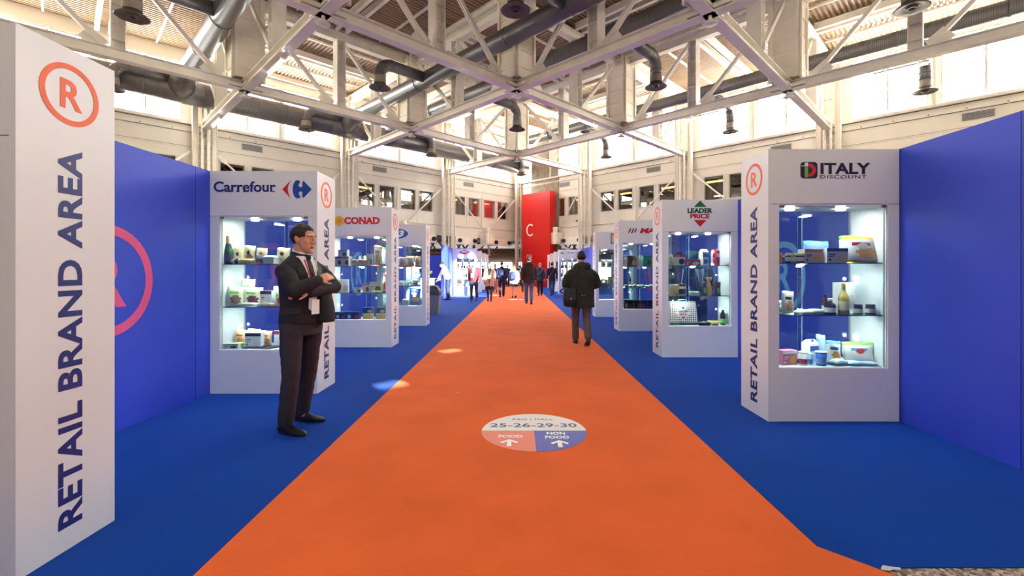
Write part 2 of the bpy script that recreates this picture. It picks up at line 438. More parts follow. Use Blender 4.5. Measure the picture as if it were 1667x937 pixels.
# rear walls of the square hall (behind the photographer), same clerestory
rw = MB(); rp_ = MB()
RC = -2 * 7.27
for side, nrm, d in (('back_right', Vector((-1, 1, 0)) / R2, Vector((1, 1, 0)) / R2), ('back_left', Vector((1, 1, 0)) / R2, Vector((-1, 1, 0)) / R2)):
    base = Vector((0, -14.5, 0)); wl = MB()
    def q(l, o, h): return base + d * l + nrm * o + Vector((0, 0, h))
    def qb(mbx, l0, l1, o0, o1, h0, h1):
        p = [q(a, b, c) for c in (h0, h1) for a, b in ((l0, o0), (l1, o0), (l1, o1), (l0, o1))]
        mbx.hexa(p)
    qb(wl, 0, 39, -0.3, 0, 0, 3.2); qb(wl, 0, 39, -0.3, 0, 11.9, 12.9)
    cur = 0.0
    if side == 'back_right':      # unseen slots added to cut the small patches of sun on the carpet
        HN = Vector((SUN_DIR.x, SUN_DIR.y, 0)); TE = -SUN_DIR.z / HN.length; HN.normalize()
        slots = []
        for tx, tz, dl_, dh_ in ((-1.64, 5.62, 0.40, 0.16), (-0.55, 7.3, 0.45, 0.40), (-1.25, 7.9, 0.40, 0.14), (2.35, 8.95, 0.6, 0.30), (-0.5, 10.8, 0.4, 0.2)):
            t_ = (tz - tx + 14.5) / (HN.y - HN.x); px_ = tx - HN.x * t_; slots.append((px_ * R2 - dl_ / 2, px_ * R2 + dl_ / 2, t_ * TE - dh_ / 2, t_ * TE + dh_ / 2))
        for l0, l1, h0, h1 in sorted(slots):
            if l0 < cur: continue
            qb(wl, cur, l0, -0.3, 0, 3.2, 8.9); qb(wl, l0, l1, -0.3, 0, 3.2, h0); qb(wl, l0, l1, -0.3, 0, h1, 8.9); cur = l1
            win_n += 1; g = MB(); qb(g, l0, l1, -0.12, -0.11, h0, h1); tag(g.build('window_%d' % win_n, CLEAR), kind='structure')
    qb(wl, cur, 39, -0.3, 0, 3.2, 8.9)
    for k in range(6): qb(wl, k * L, k * L + 1.2, -0.3, 0, 8.9, 11.9)
    tag(wl.build('wall_' + side, PANEL), kind='structure')
    for k in range(5):
        win_n += 1
        g = MB(); qb(g, k * L + 1.2, (k + 1) * L, -0.12, -0.1, 8.9, 11.9)
        if side == 'back_right' and k in (2,):
            wo = tag(g.build('window_%d' % win_n, CLEAR), kind='structure')       # clear panes: the sun comes in here
            fr = MB(); qb(fr, k * L + 1.2, (k + 1) * L, -0.2, -0.02, 8.9, 9.22)  # raised sill, bars and diagonals added to shape the sun's shadow
            for f_ in (0.28, 0.5, 0.72): qb(fr, k * L + 1.2 + f_ * (L - 1.2) - 0.13, k * L + 1.2 + f_ * (L - 1.2) + 0.13, -0.2, -0.02, 9.2, 11.9)
            fr.bar(q(k * L + 1.2, -0.1, 9.3), q(k * L + 3.6, -0.1, 11.9), 0.2, 0.3); fr.bar(q((k + 1) * L, -0.1, 9.3), q((k + 1) * L - 2.4, -0.1, 11.9), 0.2, 0.3)
            fr.build('frame', FRAME, wo)
        else:
            tag(g.build('window_%d' % win_n, PANE_REAR), kind='structure')

# far lobby beyond the corner: passage under the upper floor, glazed entrance
lb = MB(); lb.box(-34, 34, 58, 58.3, 0, 4.2)
tag(lb.build('wall_lobby', BROWN), kind='structure')
for nm, x in (('lobby_left', -34.3), ('lobby_right', 34.0)):
    q_ = MB(); q_.box(x, x + 0.3, 8, 58, 0, 4.2); tag(q_.build('wall_' + nm, BROWN), kind='structure')
lc = MB()
lc.prism([(0, 40.2), (30, 10.2), (60, 10), (60, 62), (-60, 62), (-60, 10), (-30, 10.2)], (0, 0, 3.95), (1, 0, 0), (0, 1, 0), 0.12)
tag(lc.build('ceiling_lobby', BROWN), kind='structure')
for k, (x0, x1) in enumerate(((-16, -10.5), (-10, -5.5), (-5, -0.5), (0.2, 4.5), (5, 12))):
    win_n += 1
    fo = MB()
    for x in (x0, (x0 + x1) / 2, x1): fo.box(x - 0.06, x + 0.06, 57.5, 57.62, 0, 2.4)
    fo.box(x0, x1, 57.5, 57.62, 2.3, 2.42); fo.box(x0, x1, 57.5, 57.62, 0, 0.12)
    fo = tag(fo.build('window_%d' % win_n, DARK), kind='structure')
    g = MB(); g.box(x0, x1, 57.54, 57.56, 0.12, 2.3); g.build('pane', glow((245, 250, 255), LOBBY_E), fo)
# lattice beams under the upper floor
for side in ('left', 'right'):
    for row, off in enumerate((-1.6, -5.0)):
        lt = MB()
        for h in (2.7, 3.85):
            lt.bar(W(side, -2 if side == 'left' else 0.5, off, h), W(side, 26, off, h), 0.12, 0.14)
        k = 0
        l = 0.5
        while l < 25:
            lt.bar(W(side, l, off, 2.75 if k % 2 else 3.8), W(side, l + 0.85, off, 3.8 if k % 2 else 2.75), 0.10, 0.11)
            l += 0.85; k += 1
        tag(lt.build('lattice_beam', mat((150, 120, 92), 0.6, var=0.2), origin=W(side, 12, off, 2.7)),
            'brown lattice beam under the upper floor beyond the %s wall, %s row' % (side, ('front', 'rear')[row]), 'beam')

# ------------------------------------------------------------------ roof deck: corrugated sheets, direction alternating from bay to bay
U = Vector((1, 1, 0)) / R2; V = Vector((-1, 1, 0)) / R2
def PQ(p, q, h): return Vector(((p - q) / 2, (p + q) / 2, h))       # p = X+Z, q = Z-X
SP = 2 * A
P0 = C0 - 4 * SP
deck = MB()
def hole(P, Q): return False
for P in range(-1, 4):
    for Q in range(-1, 4):
        p0 = P0 + P * SP; q0 = P0 + Q * SP
        alongU = (P + Q) % 2 == 1
        o = PQ(p0, q0, ROOF_H)
        du, dv = (U, V) if alongU else (V, U)
        N = 40; pit = L / N; prof = []
        for k in range(N):
            t = k * pit
            prof += [(t, 0), (t + pit * 0.36, 0), (t + pit * 0.5, 0.075), (t + pit * 0.86, 0.075)]
        prof.append((L, 0))
        if P <= 0 and Q <= 0 and P + Q <= -1:  # panels behind the camera: plain
            prof = [(0, 0), (L, 0)]
        vs = []; fs = []
        for t, z in prof:
            vs += [o + dv * t + Vector((0, 0, z)), o + dv * t + du * L + Vector((0, 0, z))]
        for i in range(len(prof) - 1): fs.append((2 * i, 2 * i + 1, 2 * i + 3, 2 * i + 2))
        deck.add(vs, fs)
# opaque cover over the sheets
cvr = PQ(P0 - SP, P0 - SP, ROOF_H + 0.1)
deck.add([PQ(a, b, ROOF_H + 0.12) for a, b in ((P0 - SP, P0 - SP), (C0 + 1, P0 - SP), (C0 + 1, C0 + 1), (P0 - SP, C0 + 1))], [(0, 1, 2, 3)])
tag(deck.build('ceiling', DECK), kind='structure')

# purlins: double beams across the middle of every bay, single ones at the quarter points
for P in range(0, 4):
    for Q in range(0, 4):
        p0 = P0 + P * SP; q0 = P0 + Q * SP
        if P + Q < 2: continue
        alongU = (P + Q) % 2 == 1
        pm = MB()
        def at(a, b, h): # a along ribs, b across
            return PQ(p0 + a * SP, q0 + b * SP, h) if alongU else PQ(p0 + b * SP, q0 + a * SP, h)
        for a, wd, ht in ((0.47, 0.16, 0.30), (0.53, 0.16, 0.30), (0.03, 0.16, 0.26), (0.97, 0.16, 0.26)):
            pm.ibar(at(a, 0.02, ROOF_H - ht / 2 - 0.01), at(a, 0.98, ROOF_H - ht / 2 - 0.01), wd, ht, 0.02)
        pm.bar(at(0.25, 0.02, ROOF_H - 0.06), at(0.25, 0.98, ROOF_H - 0.06), 0.07, 0.10)
        pm.bar(at(0.75, 0.02, ROOF_H - 0.06), at(0.75, 0.98, ROOF_H - 0.06), 0.07, 0.10)
        tag(pm.build('roof_purlins', STEEL_WHITE, origin=PQ(p0 + SP / 2, q0 + SP / 2, ROOF_H - 0.4)), kind='structure')

# ------------------------------------------------------------------ roof trusses
HB = 8.70; HT = 12.05
CW = PQ(P0 + SP, P0 + SP, 0)
CENTER = Vector((0, C0 - 4 * A, 0))
def dist_c(p): return (Vector((p.x, p.y, 0)) - CENTER).length
side_word = {('p', 1): 'nearest truss running left to right away, in front of the two middle ducts',
             }
def truss(line, k, label):
    """line 'p': X+Z const (runs away to the left), 'q': Z-X const (runs away to the right)"""
    c = P0 + k * SP
    pt = (lambda t, h: PQ(c, P0 + t * SP, h)) if line == 'p' else (lambda t, h: PQ(P0 + t * SP, c, h))
    e = empty('roof_truss', pt(2, HB), 0, label, 'roof truss')
    og = e.location
    m = MB(); m.ibar(pt(-0.5, HB), pt(4, HB), 0.34, 0.36, 0.035); m.build('bottom_chord', STEEL_WHITE, e, origin=og)
    m = MB(); m.ibar(pt(-0.5, HT), pt(4, HT), 0.34, 0.40, 0.035); m.build('top_chord', STEEL_WHITE, e, origin=og)
    for t in range(0, 4):
        mid = t + 0.5
        a = pt(t, HB); b = pt(t + 1, HB)
        near, far = (t, t + 1) if dist_c(a) < dist_c(b) else (t + 1, t)
        m = MB(); dirv = (pt(1, 0) - pt(0, 0)).normalized()
        m.ibar(pt(mid, HB + 0.15), pt(mid, HT - 0.15), 0.46, 0.40, 0.035, up=dirv)
        nrm = Vector((-dirv.y, dirv.x, 0))
        for h in range(5):
            m.bar(pt(mid, HB + 0.45 + h * 0.6) - nrm * 0.2, pt(mid, HB + 0.45 + h * 0.6) + nrm * 0.2, 0.38, 0.02)
        m.build('post', STEEL_WHITE, e, origin=og)
        sg = 1 if far > near else -1
        for x0, h0, x1, h1 in ((far - sg * 0.09, HT - 0.25, mid + sg * 0.05, HB + 0.2), (mid - sg * 0.03, HT - 0.25, near + sg * 0.12, HB + 0.2)):
            m = MB()
            for s in (-1, 1):
                m.bar(pt(x0, h0) + nrm * s * 0.045, pt(x1, h1) + nrm * s * 0.045, 0.055, 0.14)
            m.build('diagonal', STEEL_WHITE, e, origin=og)
            m = MB()
            m.bar(pt(x1 + sg * 0.0, h1 - 0.03), pt(x1 + sg * 0.06, h1 + 0.32), 0.02, 0.5)
            m.build('gusset_plate', STEEL_WHITE, e, origin=og)
    return e
truss('p', 1, 'white steel roof truss running away to the left, nearest of three')
truss('p', 2, 'white steel roof truss running away to the left, middle one of three')
truss('p', 3, 'white steel roof truss running away to the left, farthest of three')
truss('q', 1, 'white steel roof truss running away to the right, nearest of three')
truss('q', 2, 'white steel roof truss running away to the right, middle one of three')
truss('q', 3, 'white steel roof truss running away to the right, farthest of three')

POSTS = {(2, 2): 'nearest one above the aisle', (3, 3): 'farthest one above the aisle',
         (2, 3): 'left behind the two middle ducts', (3, 2): 'right beside the bent pipe outlet',
         (1, 3): 'far left behind the slanting duct', (3, 1): 'far right before the bright windows',
         (1, 2): 'at the top edge, left of centre', (2, 1): 'at the top edge, right of centre'}
for (p, q), where in POSTS.items():
    c = PQ(P0 + p * SP, P0 + q * SP, HB)
    e = empty('node_post', c, 0, 'broad riveted steel roof post, ' + where, 'steel post', 'node posts of the roof')
    m = MB(); hw = 0.50
    for s1, d1, d2 in ((1, U, V), (-1, U, V), (1, V, U), (-1, V, U)):
        cc = c + d1 * s1 * hw
        m.bar(cc + Vector((0, 0, 0.18)), cc + Vector((0, 0, HT - HB + 0.1)), 2 * hw - 0.1, 0.04, 0, up=d1)
        for t in (-1, 1):
            ec = cc + d2 * t * (hw - 0.06)
            m.bar(ec + d1 * s1 * 0.05 + Vector((0, 0, 0.16)), ec + d1 * s1 * 0.05 + Vector((0, 0, HT - HB + 0.12)), 0.11, 0.09, 0, up=d1)
    for s1, d1, d2 in ((1, U, V), (-1, U, V), (1, V, U), (-1, V, U)):
        cc = c + d1 * s1 * hw
        for h in (0.55, 1.2, 1.85, 2.5, 3.1):
            m.bar(cc + d1 * s1 * 0.03 - d2 * 0.44 + Vector((0, 0, h)), cc + d1 * s1 * 0.03 + d2 * 0.44 + Vector((0, 0, h)), 0.07, 0.025, 1)
    m.build('shaft', [CREAM, STEEL_WHITE], e, origin=c)
    m = MB()
    for d1 in (U, V):
        for s1 in (-1, 1):
            m.bar(c + d1 * s1 * 0.12 - Vector((0, 0, 0.02)), c + d1 * s1 * 0.62 - Vector((0, 0, 0.02)), 0.30, 0.10)
            for t in (-0.1, 0.1):
                m.tube([c + d1 * s1 * 0.52 + d1.cross(Vector((0, 0, 1))) * t + Vector((0, 0, 0.16)), c + d1 * s1 * 0.52 + d1.cross(Vector((0, 0, 1))) * t + Vector((0, 0, 0.24))], 0.045, 8)
    m.build('node_plate', STEEL_WHITE, e, origin=c)
    # horn loudspeaker / detector under the node
    pos = c - Vector((0, 0, 0.17))
    e2 = empty('horn_speaker', pos, 0, 'small white horn speaker under the roof node ' + where, 'speaker')
    m = MB(); m.lathe([(0.05, 0.0), (0.05, -0.10), (0.09, -0.16), (0.19, -0.22), (0.20, -0.24), (0.02, -0.22)], 20, (0, 0, 0)); m.build('horn', STEEL_WHITE, e2)
    m = MB(); m.bar((-0.08, 0, 0.0), (-0.08, 0, 0.08), 0.03, 0.03); m.bar((0.08, 0, 0.0), (0.08, 0, 0.08), 0.03, 0.03); m.bar((-0.1, 0, 0), (0.1, 0, 0), 0.04, 0.02); m.build('bracket', STEEL_WHITE, e2)

# ------------------------------------------------------------------ wall columns with pipes and braces
ordn = ('at the far corner', 'first from the corner', 'second from the corner', 'third from the corner', 'fourth from the corner')
for side in ('left', 'right'):
    for j in range(0 if side == 'left' else 1, 5):
        l = j * L
        c = W(side, l, 0.45, 0)
        e = empty('steel_column', c, 0, ('pale double steel column with pipes on the %s wall, %s' % (side, ordn[j])) if j else 'pale double steel column with pipes in the corner beside the red tower', 'column')
        d, n = DIRS[side]
        for s in (-1, 1):
            m = MB(); q0 = c + d * s * 0.42
            m.ibar(q0, q0 + Vector((0, 0, 12.3)), 0.24, 0.24, 0.03, up=d); m.build('post', STEEL_WHITE, e, origin=c)
        m = MB()
        for h in [0.6 + 0.9 * k for k in range(13)]:
            m.bar(c - d * 0.4 + Vector((0, 0, h)), c + d * 0.4 + Vector((0, 0, h)), 0.05, 0.07)
        m.build('batten', STEEL_WHITE, e, origin=c)
        for s, r in ((-0.12, 0.075), (0.14, 0.06)):
            m = MB(); q0 = c + d * s + n * 0.2
            m.tube([q0, q0 + Vector((0, 0, 12.2))], r, 12)
            for h in range(1, 12): m.tube([q0 + Vector((0, 0, h)), q0 + Vector((0, 0, h + 0.07))], r + 0.015, 12)
            m.build('pipe', STEEL_WHITE, e, origin=c)
        for s in ((-1, 1) if j else (1,)):
            if j == 0 and side == 'left': pass
            m = MB(); p0 = W(side, l + s * 0.6, 0.35, 7.35); p1 = W(side, l + s * (L / 2 - 0.2) + (1.0 if side == 'right' and (j, s) in ((0, 1), (1, -1)) else 0), 0.35, 4.55)
            m.tube([p0, p1], 0.05, 10); m.bar(p0, p0 + (p1 - p0).normalized() * 0.5, 0.05, 0.18); m.build('brace', STEEL_WHITE, e, origin=c)
# corbels at mid bay and jet nozzle boxes under the fascia
for side in ('left', 'right'):
    for j in range(2):
        mid = (j + 0.5) * L + (1.0 if (side, j) == ('right', 0) else 0); c = W(side, mid, 0.45, 3.4)
        e = empty('corbel', c, 0, 'white boxed bearing corbel under the %s wall, %s bay from the corner' % (side, ('first', 'second')[j]), 'corbel')
        m = MB(); wbox(m, side, mid - 0.4, mid + 0.4, 0.05, 0.8, 3.4, 4.3)
        for s in (-0.3, 0, 0.3): wbox(m, side, mid + s - 0.03, mid + s + 0.03, 0.8, 0.86, 3.4, 4.3)
        m.build('box', STEEL_WHITE, e, origin=c)
        m = MB(); m.tube([W(side, mid, 0.5, 4.3), W(side, mid, 0.5, 4.75)], 0.2, 16); m.build('bearing', STEEL_WHITE, e, origin=c)
        m = MB(); m.bar(W(side, mid - 0.3, 0.3, 3.4), W(side, mid - 1.2, -0.6, 2.6), 0.16, 0.16); m.bar(W(side, mid + 0.3, 0.3, 3.4), W(side, mid + 1.2, -0.6, 2.6), 0.16, 0.16); m.build('strut', STEEL_WHITE, e, origin=c)
        for k, l0 in enumerate((mid - 2.9, mid + (0.45 if (side, j) == ('right', 0) else 0.9))):
            if (side, j, k) == ('right', 0, 0): continue
            c2 = W(side, l0 + 1, 0.2, 3.35)
            e2 = empty('jet_nozzle_box', c2, 0, 'white box with two black jets, %s the corbel, %s wall, %s bay' % (('right of' if (k == 0) == (side == 'left') else 'left of'), side, ('first', 'second')[j]), 'ventilation box')
            m = MB(); wbox(m, side, l0, l0 + 2.1, -0.3, 0.25, 3.35, 3.93); m.build('housing', STEEL_WHITE, e2, origin=c2)
            for x in (0.25, 1.75):
                m = MB(); m.tube([W(side, l0 + x, 0.25, 3.66), W(side, l0 + x, 0.40, 3.62)], [0.17, 0.15], 16); m.build('jet', DARK, e2, origin=c2)

# ------------------------------------------------------------------ ventilation ducts
def duct(p0, p1, r, label, collars=(), caps=()):
    p0 = Vector(p0); p1 = Vector(p1); d = p1 - p0; ln = d.length
    e = empty('ventilation_duct', p0, math.atan2(d.y, d.x), label, 'ventilation duct')
    m = MB(); m.tube([(0, 0, 0), (ln, 0, 0)], r, 40)
    x = 1.6
    while x < ln:
        m.tube([(x, 0, 0), (x + 0.05, 0, 0)], r + 0.012, 40, 1); x += 3.1
    m.build('pipe', [DUCT, DUCT_PLAIN], e)
    for x, y2, r2 in collars:   # branch saddle: short cone from the duct towards its branch
        m = MB(); m.tube([(x, 0, 0), (x, y2 * 0.55, 0), (x, y2, 0)], [r2 * 1.45, r2 * 1.4, r2], 24)
        m.tube([(x - r2 * 1.9, 0, 0), (x + r2 * 1.9, 0, 0)], r + 0.02, 40)
        m.build('saddle', DUCT_PLAIN, e)
    return e
qL = 38.2
def lp(p, h): return PQ(p, qL, h)
dl = duct(lp(-3.0, 10.0), lp(39.6, 10.0), 0.56, 'thick grey spiral duct along the left wall under its windows')
def rp2(q, p, h): return PQ(p, q, h)
D1 = duct(PQ(5.7, 37.7, 10.35), PQ(5.7, -3, 10.35), 0.40, 'grey spiral duct slanting up at the upper left, nearest of the branches')
D2 = duct(PQ(17.25, 37.7, 10.35), PQ(17.25, -3, 10.35), 0.37, 'long grey spiral duct above the aisle, nearer of the middle two')
D3 = duct(PQ(21.4, 37.7, 10.5), PQ(21.4, -3, 10.5), 0.37, 'long grey spiral duct above the aisle, farther of the middle two')
D4 = duct(PQ(34.0, 36.0, 10.75), PQ(34.0, -2, 10.75), 0.31, 'slimmer grey spiral duct along the right wall under the roof')
for p, r in ((5.7, 0.40), (17.25, 0.37), (21.4, 0.37)):
    m = MB(); c = PQ(p, 38.0, 10.1)
    m.tube([PQ(p, 38.2, 10.05), PQ(p, 37.2, 10.2), PQ(p, 36.0, 10.35 if p < 20 else 10.45)], [r * 1.5, r * 1.35, r * 1.03], 28)
    m.tube([PQ(p - 1.3, 38.2, 10.0), PQ(p + 1.3, 38.2, 10.0)], 0.575, 40)
    ob = m.build('saddle', DUCT_PLAIN); ob.parent = dl; ob.matrix_parent_inverse = Matrix.Rotation(-math.pi / 4, 4, 'Z') @ Matrix.Translation(-dl.location)

def diffuser(p_duct, q, dsign, h_duct, label, rb=0.24):
    """swan-neck outlet: leaves the duct sideways, bends down, ends in a flared disc"""
    p_out = {1: p_duct + 4.15, -1: p_duct - 3.5}[dsign]
    a = PQ(p_duct + dsign * 0.25, q, h_duct); b = PQ(p_out, q, h_duct)
    d = (b - a).normalized()
    base = Vector((b.x, b.y, 9.22))
    e = empty('air_diffuser', base, 0, label, 'air diffuser', 'swan-neck air diffusers under the ducts')
    path = [a, b - d * 0.55]
    for t in (15, 30, 45, 60, 75, 90):
        s = math.radians(t); path.append(b - d * 0.55 + d * 0.55 * math.sin(s) - Vector((0, 0, 0.55 * (1 - math.cos(s)))))
    path.append(Vector((b.x, b.y, base.z + 0.5)))
    m = MB(); m.tube(path, rb, 24)
    for i in (1, 4, 7): m.tube([path[i], path[i] + (path[i + 1] - path[i]).normalized() * 0.04], rb + 0.014, 24, 1)
    m.build('neck', [DUCT_PLAIN, DUCT], e, origin=base)
    m = MB(); m.lathe([(rb + 0.01, 0.52), (rb + 0.01, 0.16), (rb + 0.06, 0.12), (0.42, 0.03), (0.46, 0.0), (0.42, -0.015), (0.25, 0.05), (0.14, 0.07), (0.14, 0.0), (0.09, -0.01), (0.09, 0.06), (0.01, 0.06)], 32)
    m.build('flared_outlet', DUCT_LIP, e)
    m = MB(); m.lathe([(rb + 0.016, 0.5), (rb + 0.02, 0.2)], 24, cap=False); m.build('sleeve', DUCT_NECK, e)
    return e
def qz(x, z): return z - x
diffuser(17.25, qz(-5.94, 19.63), -1, 10.35, 'air diffuser with a long swan neck left of the nearer middle duct')
diffuser(17.25, qz(0, 13.8), -1, 10.35, 'air diffuser seen from below at the top middle of the picture')
diffuser(17.25, qz(-11.9, 25.5), -1, 10.35, 'air diffuser hanging in front of the thick left wall duct, nearer one')
diffuser(21.4, qz(6.03, 19.6), 1, 10.5, 'air diffuser with a bent pipe right of the aisle below the farther middle duct')
diffuser(21.4, qz(0, 25.5), 1, 10.5, 'air diffuser hanging over the middle of the aisle')
diffuser(21.4, qz(-5.9, 31.4), 1, 10.5, 'air diffuser before the left wall duct, farther one of two')
diffuser(21.4, qz(12.0, 13.8), 1, 10.5, 'large air diffuser at the top right edge of the picture')
diffuser(34.0, qz(0.1, 37.4), 1, 10.5, 'air diffuser at the far corner above the red tower')
diffuser(34.0, qz(6.0, 31.6), 1, 10.6, 'air diffuser before the right windows, farthest of the three')
diffuser(34.0, qz(12.04, 25.8), 1, 10.6, 'air diffuser before the right windows, middle of the three')
diffuser(34.0, qz(17.95, 20.0), 1, 10.6, 'pale air diffuser before the right windows above the blue partition')
diffuser(5.7, 37.4, -1, 10.35, 'air diffuser behind the top edge of the tall white panel at the left')
diffuser(5.7, qz(-12.2, 13.87), -1, 10.35, 'air diffuser at the upper left above the tall white panel')

# ------------------------------------------------------------------ fluorescent tubes under the chords
def tube_light(c, d, label):
    e = empty('tube_light', c, math.atan2(d.y, d.x), label, 'tube light', 'fluorescent tubes under the trusses')
    m = MB(); m.box(-0.75, 0.75, -0.06, 0.06, 0.0, 0.07); m.box(-0.5, -0.46, -0.02, 0.02, 0.07, 0.2); m.box(0.46, 0.5, -0.02, 0.02, 0.07, 0.2); m.build('housing', STEEL_WHITE, e)
    m = MB(); m.tube([(-0.7, 0, -0.03), (0.7, 0, -0.03)], 0.03, 10); m.build('tube', glow((255, 246, 226), TUBE_E), e)
def chord_pt(line, k, t, h): return PQ(P0 + k * SP, P0 + t * SP, h) if line == 'p' else PQ(P0 + t * SP, P0 + k * SP, h)
tube_light(chord_pt('p', 2, 2.48, HB - 0.35), V, 'lit tube light under the middle of the truss left of the central node')
tube_light(chord_pt('q', 2, 2.0 + 0.62, HB - 0.35) + Vector((0, 0, 0)), U, 'tube light under the truss right of the central node')
tube_light(chord_pt('p', 1, 2.52, HB - 0.35), V, 'lit tube light at the upper left below the nearest slanting truss')
tube_light(chord_pt('p', 3, 1.45, HB - 0.35), V, 'tube light under the truss in front of the right windows')
tube_light(chord_pt('p', 3, 0.55, HB - 0.35), V, 'tube light under the truss at the right edge of the picture')
tube_light(chord_pt('p', 1, 3.62, HB - 0.35), V, 'tube light under the truss end near the left wall column')

# unseen tubes added on chords behind and above the camera to brighten the hall
for line, w_, dv in (('p', 'left', V), ('q', 'right', U)):
    for k in (0, 1, 2):
        for t in (0.5, 1.0 + 0.5, 2.5, 3.4):
            if k > 0 and t > 1.0: continue
            if k == 0 and t > 1: continue
            c_ = chord_pt(line, k, t, HB - 0.35)
            if k == 0: c_.z = HB
            tube_light(c_, dv, 'added unseen tube light under the nearest roof trusses, row %s running %s, place %s' % ('ABC'[k], w_, 'ABCD'[int(t)]))

# ------------------------------------------------------------------ red tower and concrete core at the corner
n1 = Vector((1, -1, 0)) / R2; n2 = Vector((1, 1, 0)) / R2
nc = Vector((2.63, 36.0, 0))
RED = mat((206, 30, 28), 0.35, var=0.06, scale=0.8)
e = empty('sign_tower', nc, 0, 'tall red sign tower with a big white letter C at the far corner', 'sign')
m = MB()
wdt = 3.07; dep = 0.70
m.hexa([nc, nc + n2 * dep, nc + n2 * dep - n1 * wdt, nc - n1 * wdt] + [p + Vector((0, 0, 7.62)) for p in (nc, nc + n2 * dep, nc + n2 * dep - n1 * wdt, nc - n1 * wdt)])
for h in (2.55, 4.1, 5.3, 6.45):
    m.bar(nc - n1 * wdt - n2 * 0.004 + Vector((0, 0, h)), nc - n2 * 0.004 + Vector((0, 0, h)), 0.006, 0.012)
m.build('cladding', RED, e, origin=nc)
m = MB(); o = nc - n1 * (wdt - 0.52) - n2 * 0.003 + Vector((0, 0, 4.12))
pts_o = []; pts_i = []
for k in range(41):
    a = math.radians(48 + 264 * k / 40); pts_o.append((0.44 + 0.44 * math.cos(a), 0.5 + 0.5 * math.sin(a))); pts_i.append((0.44 + 0.34 * math.cos(a), 0.5 + 0.40 * math.sin(a)))
m.prism(pts_o + pts_i[::-1], o, n1, Vector((0, 0, 1)), 0.03); m.build('letter', mat((250, 246, 244), 0.4), e, origin=nc)
m = MB()
for k, s in enumerate(('Centro Servizi', 'Service Centre', 'Sala Stampa')):
    put_text(m, s, nc - n1 * (wdt - 0.52) - n2 * 0.004 + Vector((0, 0, 2.52 - 0.16 * k)), n1, (0, 0, 1), (0.62, 0.66, 0.5)[k], 0.11, 0.004)
m.build('small_lettering', mat((250, 246, 244), 0.4), e, origin=nc)
m = MB(); q = nc + n2 * 0.9 + n1 * 0.15
m.hexa([q, q + n2 * 0.35, q + n2 * 0.35 - n1 * 3.0, q - n1 * 3.0] + [p + Vector((0, 0, 12.4)) for p in (q, q + n2 * 0.35, q + n2 * 0.35 - n1 * 3.0, q - n1 * 3.0)])
for k in range(18):
    m.bar(q - n1 * (0.05 + k * 0.165) - n2 * 0.006 + Vector((0, 0, 7.6)), q - n1 * (0.05 + k * 0.165) - n2 * 0.006 + Vector((0, 0, 12.3)), 0.05, 0.02, up=n2)
tag(m.build('wall_concrete_core', CONC), kind='structure')
for dx, w_ in ((0, 'left'), (0.22, 'right')):
    m = MB(); p = W('right', 6.62 + dx, 0.0, 5.15); m.tube([p, W('right', 6.62 + dx, 0.03, 5.15)], 0.08, 16)
    tag(m.build('round_port', DARK, origin=p), 'small round black port in the right wall near the red tower, %s of two' % w_, 'port', 'round ports by the red tower')
# ------------------------------------------------------------------ showcases
GLOW_DISC = glow((255, 250, 240), 14.0, 'glow_disc')
TXT_NAVY = mat((32, 44, 118), 0.45, var=0.03)
HINGE = mat((140, 140, 140), 0.3, 0.9, var=0.0)
YAX = Vector((0, 1, 0)); ZAX = Vector((0, 0, 1)); XAX = Vector((1, 0, 0))

def ring_mark(m, o, ux, uy, R, th, depth, mi=0, bold=0.03):
    """registered-trademark style ring with a capital R"""
    m.band(circ(R, 56), circ(R - th, 56), o, ux, uy, depth, mi)
    h = R * 0.95; wd = R * 0.74
    put_text(m, 'R', Vector(o) - Vector(ux) * wd * 0.47 - Vector(uy) * h * 0.5, ux, uy, wd, h, depth, mi, bold)

